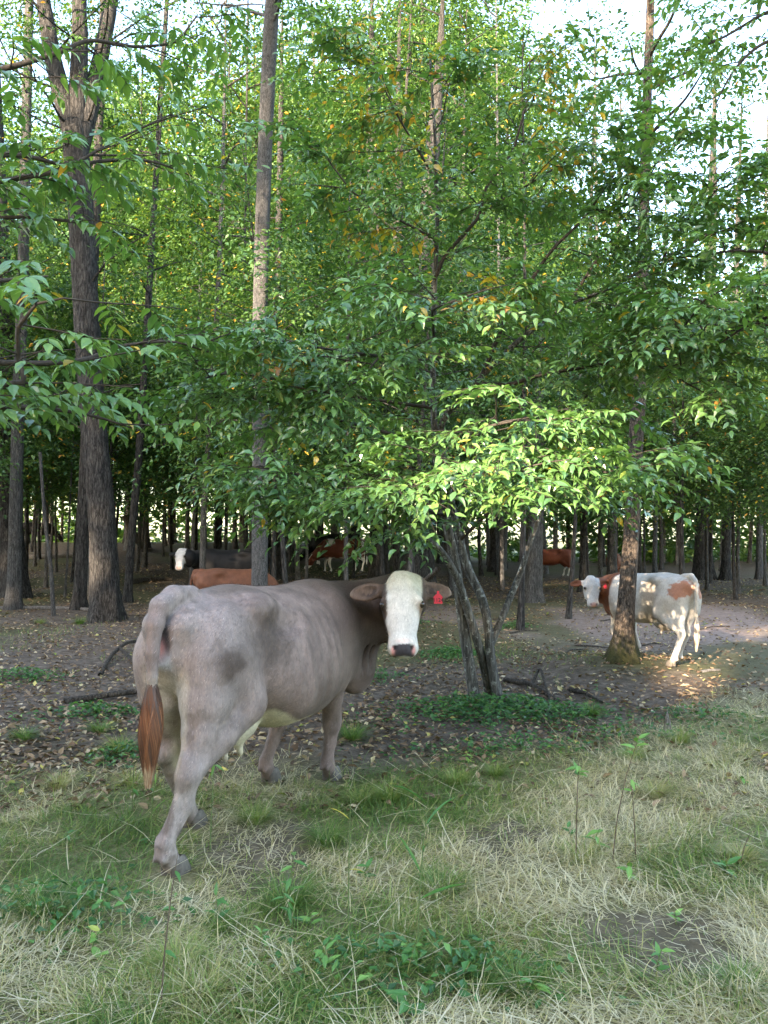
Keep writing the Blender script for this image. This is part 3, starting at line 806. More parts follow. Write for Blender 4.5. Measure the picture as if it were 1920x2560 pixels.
def ear_tag(root, H, hp, q, number, S=1.0, size=.055):
    e = H[1] * q
    c = hp(.150, q * .235, -.062)
    zx = unit(np.cross(H[2], [0, 0, 1.0]));   # sideways in the tag
    nn = unit(H[2] * np.array([1, 1, 0.0]) + np.array([0, 0, 0.15])); up = unit(np.array([0, 0, 1.0]) - nn * nn[2]); zx = np.cross(up, nn)
    out = [(-.5, -.62), (.5, -.62), (.54, .15), (.30, .42), (.13, .52), (.12, .85), (-.12, .85), (-.13, .52), (-.30, .42), (-.54, .15)]
    fr = [c + zx * a * size + up * b * size + nn * .004 for a, b in out]; bk = [c + zx * a * size + up * b * size for a, b in out]
    n = len(out)
    me = bpy.data.meshes.new('ear_tag')
    me.from_pydata([tuple(p) for p in fr + bk], [], [tuple(range(n)), tuple(range(2 * n - 1, n - 1, -1))] + [(i, n + i, n + (i + 1) % n, (i + 1) % n) for i in range(n)])
    me.materials.append(MAT_TAG)
    t = obj('ear_tag', me, root); t['label'] = 'red plastic ear tag' + (' with number 1124' if number else '')
    if number:
        cu = bpy.data.curves.new('tag_number', 'FONT'); cu.body = number; cu.size = size * .60; cu.align_x = 'CENTER'; cu.align_y = 'CENTER'; cu.extrude = .0006; cu.offset = .0006
        cu.materials.append(MAT_INK)
        tmp = bpy.data.objects.new('tag_text', cu); COL.objects.link(tmp); bpy.context.view_layer.update()
        nm_ = bpy.data.meshes.new_from_object(tmp.evaluated_get(bpy.context.evaluated_depsgraph_get()))
        bpy.data.objects.remove(tmp, do_unlink=True)
        o = obj('tag_number', nm_, t)
        m = Matrix.Identity(4)
        for i in range(3):
            m[i][0] = zx[i]; m[i][1] = up[i]; m[i][2] = nn[i]; m[i][3] = (c + nn * .0055 - up * size * .22)[i]
        o.matrix_local = m
ear_tag(hero, HHm, hp, 1, '1124')
# ------------------------------------------------------------------ the other cattle
def cow_at(u, y, z_off=0.0):
    """ground point y metres ahead under photo column u"""
    x = (u - 960.0) / FPX * y * (1.0)
    return np.array([x, y, float(hgt(x, y)) + z_off])

def to_local(o, h, p):
    r = np.array(p[:2]) - o[:2]; l = np.array([-h[1], h[0]]); return np.array([r @ np.array(h), r @ l, p[2] - o[2]])
def vec_local(h, v):
    v = np.array(v, float); l = np.array([-h[1], h[0]]); return np.array([v[:2] @ np.array(h), v[:2] @ l, v[2]])

def patchy(base, seed, amt=0.35):
    def f(V):
        return np.repeat(np.array(base)[None], len(V), 0) * (1 - amt / 2 + amt * fbm(V * 8, seed, 4))[:, None]
    return f

def head_mask(h):
    u, w, n = h.T
    return (u > -.10) & (u < .62) & (np.abs(w) < .36) & (n > -.26) & (n < .2)

def muzzle(col, h, V, pink=True):
    u, w, n = h.T
    m = head_mask(h) * sstep(1.1, .85, np.hypot((u - .500) / .034, w / .058)) * (n > -.03)
    col = lerp_paint(col, (0.42, 0.26, 0.22) if pink else (0.04, 0.035, 0.035), m)
    for q in (-1, 1):
        col = lerp_paint(col, (0.03, 0.02, 0.02), head_mask(h) * np.exp(-(((u - .49) / .013) ** 2 + ((w - q * .045) / .012) ** 2)))
        col = lerp_paint(col, (0.10, 0.06, 0.045), head_mask(h) * .8 * np.exp(-(((u - .215) / .024) ** 2 + ((w - q * .118) / .016) ** 2)))
    return col

# --- the white and red cow beside the slender ridged tree
def paint_pied(V, h):
    x, y, z = V.T; u, w, n = h.T
    col = patchy((0.42, 0.38, 0.335), 71, .22)(V)
    red = np.array([0.22, 0.075, 0.033])
    j = fbm(V * 6, 77, 4) - .5
    j2 = fbm(V * 26, 78, 3) - .5
    # blotch on the rump, mottled at its edge
    d = np.hypot((x + .80) / .14, (z - 1.13) / .14) + 0.7 * j + 1.1 * j2
    col = lerp_paint(col, red * 1.35, sstep(1.0, .75, d) * .85 * sstep(.02, .06, np.abs(y)))
    # red neck and shoulder with a pale band behind
    m = sstep(.55, .62, x + .18 * (z - .9) + .16 * j) * sstep(.50, .58, z + .2 * j)
    band = sstep(.60, .66, x) * sstep(.78, .72, x) * 0
    col = lerp_paint(col, red * (0.65), m)
    col = lerp_paint(col, red * .8, sstep(1, .8, np.hypot((x - .12) / .10, (z - .66) / .10) + j * 1.2) * (y > 0))
    # head white, ears red
    hd = head_mask(h) & (x > .55)
    col[hd] = patchy((0.40, 0.37, 0.34), 79, .2)(V[hd])
    col = lerp_paint(col, red * .55, hd * (np.abs(w) > .15))
    col = lerp_paint(col, red * .7, hd * sstep(-.10, -.13, n) * sstep(.32, .2, u))
    col = muzzle(col, h, V)
    col = lerp_paint(col, (0.35, 0.29, 0.22), 0.5 * sstep(.62, .55, z) * (np.abs(x) < .5) * (z > .45))
    col = lerp_paint(col, (0.16, 0.13, 0.11), sstep(.12, .05, z) * .7)
    return col
S2 = 0.79
p2 = np.array([3.32, 9.66, 0.0]); h2 = unit([-0.44, 0.90, 0])[:2]; p2[2] = float(hgt(p2[0], p2[1])) - .01
pl = to_local(p2, h2, at_y(1477, 1441, 10.0))
hd2 = (pl, vec_local(h2, (-.03, -.40, -.91)), vec_local(h2, (-.05, -.91, .40)))
nk2 = [(.60 * S2, 0, 1.08 * S2, .22 * S2), (.82 * S2, .04 * S2, 1.07 * S2, .19 * S2), ((pl[0] + .80 * S2) / 2 + .03, (pl[1] + .06) / 2 - .02, 1.06 * S2, .155 * S2), (pl[0] + .06, pl[1] - .08, pl[2] - .11, .12 * S2)]
tl2 = [tuple(np.array(v) * S2) for v in ((-.70, 0, 1.315, .045), (-.84, 0, 1.33, .040), (-.92, .01, 1.26, .036), (-.945, .02, 1.10, .03), (-.95, .02, .85, .024), (-.95, .02, .62, .018))]
lh2 = to_local(p2, h2, on_ground(1683, 1672)) / S2
lf2 = to_local(p2, h2, on_ground(1629, 1640)) / S2
cow2, Hm2, hp2 = make_cow('white_and_red_cow', 'white cow with red rump patch and red neck behind the slender ridged tree', p2, h2,
    [hind(1, S2, (lh2[0], lh2[1])), hind(-1, S2, (lh2[0] + .16, lh2[1] - .26)), fore(1, S2, (.62, .14)), fore(-1, S2, (.52, -.24))],
    nk2, hd2, paint_pied, tail=tl2, S=S2, vox=0.0135, fur=60000, fat=.88, udder=True, hoof_mat=MAT_HOOF)
MAT_SWITCH_PALE = strand_mat('tail_hair_pale', [(0.0, (0.55, 0.50, 0.44)), (1.0, (0.42, 0.33, 0.24))])
tail_switch([(-.95 * S2, .02 * S2, .72 * S2), (-.95 * S2, .02 * S2, .55 * S2), (-.95 * S2, .03 * S2, .40 * S2), (-.94 * S2, .03 * S2, .22 * S2)],
            lambda t: 0.014 + 0.022 * np.sin(np.clip(t * 1.05, 0, 1) * np.pi), 260, MAT_SWITCH_PALE, 8, cow2, lambda t, r: t * .8 + .2 * r)
ear_tag(cow2, Hm2, hp2, 1, None, S2, .042)

# --- black cow with a white face
def paint_black(face):
    def f(V, h):
        x, y, z = V.T; u, w, n = h.T
        col = patchy((0.006, 0.006, 0.007), 81, .5)(V)
        hd = head_mask(h) & (x > .4)
        if face:
            col = lerp_paint(col, (0.46, 0.445, 0.43), hd * sstep(.130, .118, np.abs(w) + .02 * (fbm(V * 20, 83, 2) - .5)) * sstep(-.15, -.12, n))
            for q in (-1, 1):
                col = lerp_paint(col, (0.02, 0.02, 0.02), np.clip(1.4 * hd * np.exp(-(((u - .215) / .036) ** 2 + ((w - q * .115) / .030) ** 2)), 0, 1))
            col = muzzle(col, h, V)
        col = lerp_paint(col, (0.55, 0.52, 0.48), sstep(.26, .20, z + .05 * (fbm(V * 9, 85, 2) - .5)) * (0.0 if face else 1.0) * (x < .8) * ~hd)
        return col
    return f
p3 = cow_at(585, 18.6); h3 = unit([-.97, .24, 0])[:2]
pl = to_local(p3, h3, at_y(452, 1372, 18.2))
cow3, Hm3, hp3 = make_cow('black_cow', 'black cow with a white face and pink ear tag looking towards the camera', p3, h3,
    [hind(1), hind(-1, 1, (-.45, -.16)), fore(1), fore(-1, 1, (.75, -.16))],
    [(.60, 0, 1.10, .24), (.88, .05, 1.10, .20), (pl[0] - .14, pl[1] - .12, 1.16, .16), (pl[0] - .02, pl[1] - .13, pl[2] - .12, .13)],
    (pl, vec_local(h3, (0.03, -.42, -.9)), vec_local(h3, (0, -.9, .42))), paint_black(True), vox=.022, relax_n=1, nostrils=False,
    tail=[(-.70, 0, 1.315, .045), (-.88, 0, 1.30, .040), (-.95, .0, 1.1, .03), (-.95, .0, .5, .03), (-.95, 0, .35, .02)])
ear_tag(cow3, Hm3, hp3, 1, None, 1.0, .055)

# --- red cow behind, head down, back showing above the grey-brown cow
def paint_red(base, white_legs=False, white_neck=False):
    def f(V, h):
        x, y, z = V.T; u, w, n = h.T
        col = patchy(base, 91, .35)(V)
        j = fbm(V * 7, 93, 3) - .5
        if white_legs: col = lerp_paint(col, (0.66, 0.62, 0.56), sstep(.50, .42, z + .15 * j) * (x > -1) * ((x < .3) | (z < .3)))
        if white_neck:
            col = lerp_paint(col, (0.70, 0.67, 0.62), sstep(.08, .04, np.abs(x - .52 - .3 * j) * .6) * sstep(1.08, 1.18, z + .2 * j))
            col = lerp_paint(col, (0.66, 0.62, 0.56), sstep(.62, .52, z + .2 * j) * ~(x > .75))
            col = lerp_paint(col, (0.66, 0.62, 0.56), sstep(-.62, -.72, x + .2 * j) * sstep(.1, .05, z * 0 + np.abs(j)))
        hd = head_mask(h) & (x > .6)
        if white_neck or white_legs:
            col = lerp_paint(col, (0.66, 0.62, 0.56), hd * sstep(.05, .035, np.abs(w) + .0) * sstep(-.02, .02, n))
        return col
    return f
GR = lambda S=1.0: [tuple(np.array(v) * S) for v in ((.62, 0, 1.05, .24), (.86, 0, .92, .19), (1.05, 0, .72, .155), (1.20, 0, .58, .125))]
GRH = lambda S=1.0: (np.array((1.24, 0, .64)) * S, np.array((.50, 0, -.87)), np.array((.87, 0, .50)))
TL = lambda S=1.0: [tuple(np.array(v) * S) for v in ((-.70, 0, 1.315, .045), (-.88, 0, 1.30, .040), (-.95, .0, 1.1, .03), (-.95, .0, .65, .025), (-.95, 0, .45, .04), (-.95, 0, .30, .02))]
p4 = cow_at(583, 14.2); h4 = unit([.93, .36, 0])[:2]
make_cow('red_brown_cow', 'plain red-brown cow whose back shows above the grey-brown cow', p4, h4, [hind(1, .79), hind(-1, .79, (-.5, -.16)), fore(1, .79), fore(-1, .79, (.7, -.16))], GR(.79), GRH(.79),
         paint_red((0.115, 0.046, 0.024)), tail=TL(.79), S=.79, vox=.02, relax_n=1, fat=.95, eyes=False, nostrils=False)
# --- far cattle
def far_cow(name, label, u, y, head_dir, S, paint, graze=True, vox=.034, turn=0.0):
    p = cow_at(u, y); h = unit([head_dir[0], head_dir[1], 0])[:2]
    return make_cow(name, label, p, h, [hind(1, S, (-.70, .16)), hind(-1, S, (-.5, -.16)), fore(1, S, (.52, .16)), fore(-1, S, (.7, -.16))],
                    GR(S), GRH(S), paint, tail=TL(S), S=S, vox=vox, relax_n=1, eyes=False, nostrils=False)
far_cow('grazing_black_cow', 'black cow with white ankles grazing among thin trunks behind a brown and white cow', 830, 32.5, (-.93, .2), 1.0, paint_black(False))
far_cow('brown_and_white_cow', 'brown and white cow grazing with head down in front of a black cow', 858, 29.5, (-.93, -.25), .98, paint_red((0.12, 0.036, 0.019), True, True))
far_cow('red_cow_with_white_legs', 'red cow with white hind legs grazing far off beside a leaning trunk', 1380, 33.0, (-.98, .18), .90, paint_red((0.16, 0.045, 0.021), True))
far_cow('red_calf', 'red calf seen from behind, partly hidden by the slender ridged tree', 1533, 31.0, (.35, .94), .80, paint_red((0.15, 0.05, 0.025), True))
far_cow('distant_black_cow', 'black cow far back in the wood behind a fallen log', 92, 44.0, (.9, .43), .95, paint_black(False))
# ------------------------------------------------------------------ trees
def tube(pts, rad, sides=8, ridge=0.0, flare=0.0, seed=0, step=None, lobes=5, t0=0.0):
    """tapered limb along pts; ridge gives furrowed bark relief, flare a root flare at the foot"""
    pts = np.array(pts, float); rad = np.array(rad, float)
    seg = np.concatenate([[0], np.cumsum(np.linalg.norm(np.diff(pts, axis=0), axis=1))])
    L = seg[-1]
    n = max(2, int(L / step) + 1) if step else max(len(pts), 2) * 2
    t = np.linspace(0, L, n)
    # smooth the polyline a little
    P = np.stack([np.interp(t, seg, pts[:, i]) for i in range(3)], 1); r = np.interp(t, seg, rad)
    k = max(1, n // (len(pts) * 3))
    if k > 1:
        kk = np.ones(2 * k + 1) / (2 * k + 1)
        Q = np.stack([np.convolve(np.pad(P[:, i], k, mode='reflect', reflect_type='odd'), kk, 'valid') for i in range(3)], 1)
        P = Q
    T = np.gradient(P, axis=0); T /= np.linalg.norm(T, axis=1)[:, None] + 1e-9
    ref = np.array([1.0, 0, 0]) if abs(T[0, 0]) < 0.8 else np.array([0, 1.0, 0])
    A = np.cross(T, ref); A /= np.linalg.norm(A, axis=1)[:, None]; B = np.cross(T, A)
    th = np.linspace(0, 2 * np.pi, sides, endpoint=False)
    rr = r[:, None] * np.ones(sides)[None]
    c, s = np.cos(th)[None], np.sin(th)[None]
    if flare:
        f = flare * np.exp(-np.maximum(t - t0, 0) / (rad[0] * 1.7))[:, None]
        lob = 1 + 0.45 * np.cos(th[None] * lobes + seed) + 0.25 * np.cos(th[None] * 3 + 2.1 * seed)
        rr = rr * (1 + f * np.clip(lob, .35, 2))
    if ridge:
        kf = 2.0 / 0.035
        Pn = np.stack([(c * rad[0] * kf * .5 + 0 * rr), (s * rad[0] * kf * .5 + 0 * rr), np.repeat(t[:, None] * 3.4, sides, 1)], -1).reshape(-1, 3)
        nz = (1 - np.abs(2 * vnoise(Pn, seed) - 1)) * .7 + .3 * vnoise(Pn * 2.3 + 5, seed + 1)
        rr = rr * (1 + ridge * (nz.reshape(rr.shape) - .5)) * (1 + 0.05 * (vnoise(Pn * np.array([.15, .15, .25]), seed + 4).reshape(rr.shape) - .5))
    V = (P[:, None] + A[:, None] * (rr * c)[..., None] + B[:, None] * (rr * s)[..., None]).reshape(-1, 3)
    i = np.arange(n * sides).reshape(n, sides); j = np.roll(i, -1, 1)
    F = np.stack([i[:-1].ravel(), j[:-1].ravel(), j[1:].ravel(), i[1:].ravel()], 1)
    return V, F

def join(parts):
    V, F, o = [], [], 0
    for v, f in parts:
        V.append(v); F.append(f + o); o += len(v)
    return np.concatenate(V), np.concatenate(F)

# ---- leaves: every leaf is (position, direction, normal, length, hue)
def leaf_shape(near):
    if near:   # 8 triangles, folded along the midrib, arched, pointed tip
        V = np.array([[0, 0, 0], [.28, 0, .02], [.62, 0, .005], [1.0, 0, -.10], [.12, .13, .03], [.36, .235, .055], [.70, .15, .02], [.12, -.13, .03], [.36, -.235, .055], [.70, -.15, .02]])
        F = [np.array([[0, 1, 4], [2, 3, 6], [0, 7, 1], [2, 9, 3]]), np.array([[1, 5, 4, 4]])]
        T = np.array([[0, 1, 4], [1, 5, 4], [1, 2, 5], [2, 6, 5], [2, 3, 6], [0, 7, 1], [1, 7, 8], [1, 8, 2], [2, 8, 9], [2, 9, 3]])
        return V, T
    V = np.array([[0, 0, 0], [.45, .27, .05], [1.0, 0, -.06], [.45, -.27, .05]])
    return V, np.array([[0, 1, 2], [0, 2, 3]])

def leaf_frames(D, Nm):
    D = D / (np.linalg.norm(D, axis=1)[:, None] + 1e-9)
    S_ = np.cross(Nm, D); S_ /= np.linalg.norm(S_, axis=1)[:, None] + 1e-9
    return D, S_, np.cross(D, S_)

def leaves_mesh(name, L, mat, near=False, origin=(0, 0, 0)):
    P, D, Nm, sz, hue = L
    D, S_, Nn = leaf_frames(D, Nm)
    lv, lt = leaf_shape(near)
    rl = np.random.default_rng(len(P)); wf, ff = rl.uniform(.72, 1.2, len(P)), rl.uniform(.2, 3.2, len(P))
    V = (P - np.array(origin))[:, None] + sz[:, None, None] * (lv[None, :, :1] * D[:, None] + lv[None, :, 1:2] * (S_ * wf[:, None])[:, None] + lv[None, :, 2:3] * (Nn * ff[:, None])[:, None])
    n, k = len(P), len(lv)
    F = (lt[None] + (np.arange(n) * k)[:, None, None]).reshape(-1, 3)
    return mk_mesh(name, V.reshape(-1, 3), [F], mat, smooth=False, attrs={'hue': np.repeat(hue, k)})

def cat(Ls):
    return tuple(np.concatenate([l[i] for l in Ls]) for i in range(5))

def make_spray(rg, L=0.75, gap=0.055, size=1.0, side_twigs=2, droop=0.25):
    """leafy twig in its own frame: x outward, z up; leaves alternate to both sides nearly flat"""
    P, D, Nm, S_ = [], [], [], []
    tw = []
    def twig(p0, yaw, ln, lvl):
        pts = []
        k = int(ln / gap)
        for i in range(k + 1):
            t = i / max(k, 1)
            r = ln * t
            p = p0 + np.array([math.cos(yaw) * r, math.sin(yaw) * r, -droop * r * t - .03 * t])
            pts.append(p)
            if t < .12 and lvl == 0: continue
            q = 1 if i % 2 else -1
            a = yaw + q * rg.uniform(.7, 1.15) * (1 if t < .95 else .1)
            el = rg.uniform(-.55, -.02)
            P.append(p); D.append([math.cos(a) * math.cos(el), math.sin(a) * math.cos(el), math.sin(el)])
            Nm.append([rg.normal(0, .28), rg.normal(0, .28), 1.0]); S_.append(size * rg.uniform(.5, 1.2) * (1 - .25 * t))
        tw.append(np.array(pts))
        return pts
    main = twig(np.zeros(3), 0.0, L, 0)
    for j in range(side_twigs):
        i = int(len(main) * (.25 + .5 * j / max(side_twigs, 1)))
        twig(main[i], (1 if j % 2 else -1) * rg.uniform(.6, 1.0), L * rg.uniform(.4, .6), 1)
    return np.array(P), np.array(D), np.array(Nm), np.array(S_), tw

RG = np.random.default_rng(2024)
SPRAYS = [make_spray(RG, L=RG.uniform(.6, .9), side_twigs=int(RG.integers(1, 4)), droop=RG.uniform(.1, .5)) for _ in range(12)]

def place_sprays(pos, yaw, pitch, scale, leaf, rg, hue_fn, twigs=False, extra_drop=0.0):
    """bake leafy twigs at pos; returns the leaves and, if asked, the twig lines"""
    Ls, tws = [], []
    for p, a, e, s in zip(pos, yaw, pitch, scale):
        P, D, Nm, S_, tw = SPRAYS[rg.integers(len(SPRAYS))]
        ca, sa, ce, se = math.cos(a), math.sin(a), math.cos(e), math.sin(e)
        roll = rg.normal(0, .25); cr, sr = math.cos(roll), math.sin(roll)
        M = np.array([[ca, -sa, 0], [sa, ca, 0], [0, 0, 1]]) @ np.array([[ce, 0, -se], [0, 1, 0], [se, 0, ce]]) @ np.array([[1, 0, 0], [0, cr, -sr], [0, sr, cr]])
        q = np.array(p) + (P @ M.T) * s
        Ls.append((q, D @ M.T + rg.normal(0, .08, P.shape), Nm @ M.T, S_ * leaf, hue_fn(len(P), q)))
        if twigs:
            for t in tw: tws.append(np.array(p) + (t @ M.T) * s)
    return cat(Ls), tws

def hue_green(rg, yellow=0.02, mean=.40, sd=.13):
    def f(n, q):
        b = rg.normal(0, .06)
        h = np.clip(rg.normal(mean + b, sd, n), .02, .80)
        y = rg.random(n) < yellow
        h[y] = rg.uniform(.86, 1.0, y.sum())
        return h
    return f

def limb_path(p0, az, el, L, rg, n=6, level=0.35, wob=.06):
    """a branch that starts at elevation el and levels out"""
    pts = [np.array(p0, float)]
    for i in range(n):
        t = i / n
        e = el * (1 - level * t * 1.6)
        a = az + rg.normal(0, wob * 3)
        pts.append(pts[-1] + L / n * np.array([math.cos(a) * math.cos(e), math.sin(a) * math.cos(e), math.sin(e) + rg.normal(0, wob)]))
    return np.array(pts)

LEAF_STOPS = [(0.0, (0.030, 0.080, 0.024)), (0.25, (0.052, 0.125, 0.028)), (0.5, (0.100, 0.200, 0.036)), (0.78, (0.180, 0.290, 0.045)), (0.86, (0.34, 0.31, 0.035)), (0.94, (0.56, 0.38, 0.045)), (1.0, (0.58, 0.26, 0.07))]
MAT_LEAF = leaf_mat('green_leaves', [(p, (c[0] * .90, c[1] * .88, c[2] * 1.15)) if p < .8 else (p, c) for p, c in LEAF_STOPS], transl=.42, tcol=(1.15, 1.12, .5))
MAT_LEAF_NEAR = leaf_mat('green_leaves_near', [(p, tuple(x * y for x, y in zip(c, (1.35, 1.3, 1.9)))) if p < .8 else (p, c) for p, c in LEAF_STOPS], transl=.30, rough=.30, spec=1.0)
BARK_DARK = bark_mat('dark_furrowed_bark', (0.013, 0.012, 0.011), (0.088, 0.082, 0.077), scale=22)
BARK_GREY = bark_mat('grey_bark', (0.045, 0.042, 0.040), (0.175, 0.168, 0.160), scale=30)
BARK_PALE = bark_mat('pale_grey_bark', (0.055, 0.053, 0.052), (0.26, 0.253, 0.248), scale=46, zs=.25)
BARK_RIDGE = bark_mat('brown_ridged_bark', (0.028, 0.021, 0.017), (0.21, 0.165, 0.13), scale=30, zs=.22, foot_moss=True)
BARK_LICHEN = bark_mat('smooth_grey_bark_with_lichen', (0.040, 0.038, 0.035), (0.17, 0.165, 0.155), scale=26, zs=.10, lichen=(0.40, 0.42, 0.39), bump=.5)
MAT_TWIG = plain_mat('twig_bark', (0.050, 0.042, 0.035), .9, .2, .4, 40)

def make_tree_meshes(seed, H, z0, rmax, nb, leaf, spray_per, r0, bark, yellow=.02, mean=.40, top_round=.5, lean=(0, 0), clear=None, sides=10, low=0.55):
    rg = np.random.default_rng(seed)
    n = 9
    zs = np.linspace(0, H, n)
    tr = np.stack([np.cumsum(rg.normal(0, .02 * H / n, n)) + lean[0] * zs / H, np.cumsum(rg.normal(0, .02 * H / n, n)) + lean[1] * zs / H, zs], 1); tr[0, :2] = 0
    rad = r0 * (1 - .82 * (zs / H) ** .9)
    parts = [tube(tr, rad, sides, ridge=.10, flare=.45, seed=seed, step=.5)]
    pos, yaw, pit, scl = [], [], [], []
    az = rg.uniform(0, 6.28)
    for b in range(nb):
        t = (b + rg.uniform(0, 1)) / nb
        z = z0 + (H * .97 - z0) * t
        az += 2.4 + rg.normal(0, .5)
        prof = (low + (1 - low) * math.sin(math.pi * min(1, t * .9 + .15))) * (1 - .55 * max(0, t - top_round) / (1 - top_round + 1e-6))
        L = rmax * prof * rg.uniform(.65, 1.1)
        p0 = np.array([np.interp(z, zs, tr[:, 0]), np.interp(z, zs, tr[:, 1]), z])
        el = rg.uniform(.15, .55) + .35 * t
        pts = limb_path(p0, az, el, L, rg)
        rb = max(.010, np.interp(z, zs, rad) * .38)
        parts.append(tube(pts, np.linspace(rb, .006, len(pts)), 5))
        ns = max(2, int(spray_per * L / rmax + .5))
        for k in range(ns):
            tt = rg.uniform(.18, 1.0); i = tt * (len(pts) - 1); j = min(int(i), len(pts) - 2)
            p = pts[j] * (1 - (i - j)) + pts[j + 1] * (i - j) + rg.normal(0, .10, 3)
            pos.append(p); yaw.append(az + rg.normal(0, .9)); pit.append(rg.normal(-.12, .25)); scl.append(rg.uniform(.8, 1.5) * leaf / .10)
    L, _ = place_sprays(pos, yaw, pit, scl, leaf, rg, hue_green(rg, yellow, mean))
    V, F = join(parts)
    return mk_mesh('trunk', V, [F], bark), leaves_mesh('crown', L, MAT_LEAF)

TILT = np.random.default_rng(3)
def put_tree(name, label, cat_, loc, meshes, rz, s=1.0, group=None, sz=None):
    t = thing(name, label, cat_, loc=(loc[0], loc[1], float(hgt(loc[0], loc[1])) - .05), rz=rz, group=group)
    t.scale = (s, s, sz or s)
    t.rotation_euler = (TILT.normal(0, .035), TILT.normal(0, .035), rz)
    obj('trunk', meshes[0], t)
    if meshes[1] is not None: obj('crown', meshes[1], t)
    return t

# ---- the shared kinds
SAP = [make_tree_meshes(100 + i, 7.5 + i * .5, 2.7, 2.2, 36, .155, 11, .045 + .006 * i, [BARK_DARK, BARK_GREY][i % 2], yellow=.010 + .012 * (i % 3), mean=[.36, .30, .44, .27, .40, .34][i]) for i in range(6)]
TALL = [make_tree_meshes(200 + i, 20 + i, 4.5 + .4 * i, 4.0, 70, .25, 13, .125 + .022 * i, [BARK_DARK, BARK_GREY, BARK_DARK, BARK_DARK, BARK_GREY][i], yellow=.015, mean=[.40, .30, .46, .34, .42][i], top_round=.7) for i in range(5)]
NEARSAP = [make_tree_meshes(400 + i, 8.5 + i * .5, 3.1, 2.3, 34, .125, 11, .05, [BARK_DARK, BARK_GREY][i % 2], yellow=.02, mean=[.34, .28, .38][i]) for i in range(3)]
POLE = [make_tree_meshes(300 + i, 9 + i, 3.4, 1.5, 22, .125, 9, .035 + .008 * i, [BARK_GREY, BARK_DARK][i % 2], mean=.5) for i in range(4)]
# ------------------------------------------------------------------ trees that can be told apart in the photograph
def px_path(pts):
    """(u, v, y) in photo pixels and metres ahead -> world points"""
    return np.array([at_y(u, v, y) for u, v, y in pts])

def named_tree(name, label, path, rad, bark, crown=None, flare=.6, ridge=.14, sides=28, step=.12, seed=1, forks=(), cat_='tree', lobes=5, crown_spec=None, buried=.25):
    """trunk along world points path (first point on the ground), optional forks and a crown of leafy branches high up"""
    path = np.array(path, float)
    base = path[0].copy(); base[2] = float(hgt(base[0], base[1])); 
    t = thing(name, label, cat_, loc=base)
    p = path - base; p[0, 2] = 0
    p = np.concatenate([[p[0] + np.array([0, 0, -buried])], p])
    rr = np.concatenate([[rad[0]], rad])
    trunk_parts = [tube(p, rr, sides, ridge=ridge, flare=flare, seed=seed, step=step, lobes=lobes, t0=buried)]
    for fk, fr in forks:
        V, F = tube(np.array(fk) - base, fr, max(10, sides // 2), ridge=ridge, seed=seed + 3, step=step)
        obj('limb', mk_mesh('limb', V, [F], bark), t)
    if crown_spec:
        rg = np.random.default_rng(seed + 50)
        pos, yaw, pit, scl, parts = [], [], [], [], []
        for (pa, z0, z1, nb, Lm, leaf, sp) in crown_spec:
            pa = np.array(pa) - base
            az = rg.uniform(0, 6.28)
            for b in range(nb):
                z = z0 + (z1 - z0) * (b + rg.uniform(0, 1)) / nb
                az += 2.4 + rg.normal(0, .5)
                p0 = np.array([np.interp(z, pa[:, 2], pa[:, 0]), np.interp(z, pa[:, 2], pa[:, 1]), z])
                pts = limb_path(p0, az, rg.uniform(.1, .6), Lm * rg.uniform(.6, 1.1), rg)
                parts.append(tube(pts, np.linspace(.028, .006, len(pts)), 5))
                for k in range(sp):
                    i = rg.uniform(.25, 1) * (len(pts) - 1); j = min(int(i), len(pts) - 2)
                    pos.append(pts[j] * (1 - (i - j)) + pts[j + 1] * (i - j) + rg.normal(0, .08, 3)); yaw.append(az + rg.normal(0, .8)); pit.append(rg.normal(-.1, .25)); scl.append(rg.uniform(.8, 1.4) * leaf / .10)
        L, _ = place_sprays(pos, yaw, pit, scl, leaf, rg, hue_green(rg, .02, .38))
        obj('crown', leaves_mesh('crown', L, MAT_LEAF), t)
        trunk_parts += parts
    V, F = join(trunk_parts)
    obj('trunk', mk_mesh('trunk', V, [F], bark), t)
    return t

def gp(u, y):
    x = (u - 960.0) / FPX * y; return (u, HORIZON + (EYE - float(hgt(x, y))) / y * FPX, y)

# big forked tree at the left
f0 = [gp(264, 15.2), (258, 1330, 15.2), (235, 1080, 15.2), (217, 810, 15.2), (200, 480, 15.2), (186, 330, 15.2)]
fk = px_path([(186, 345, 15.2), (160, 260, 15.2), (130, 140, 15.1), (108, 0, 15.0), (90, -160, 15)])
fm = px_path([(190, 350, 15.2), (196, 220, 15.3), (200, 100, 15.3), (198, -20, 15.3), (200, -200, 15.3)])
fr = px_path([(196, 380, 15.2), (225, 270, 15.4), (250, 150, 15.6), (272, 40, 15.8), (300, -140, 16)])
big_path = px_path(f0)
named_tree('forked_oak', 'massive dark trunk forking into three stems, its foot scarred and bleached', big_path, [.26, .245, .235, .235, .235, .235], BARK_DARK,
           forks=[(fk, [.19, .18, .16, .13, .12]), (fm, [.20, .17, .15, .13, .12]), (fr, [.19, .17, .15, .14, .12])], flare=.38, ridge=.22, sides=40, step=.09, seed=11,
           crown_spec=[(fk, 9.5, 14, 10, 2.6, .12, 8), (fr, 9.0, 14, 12, 2.8, .12, 8), (big_path, 6.5, 9, 6, 2.4, .12, 7)])
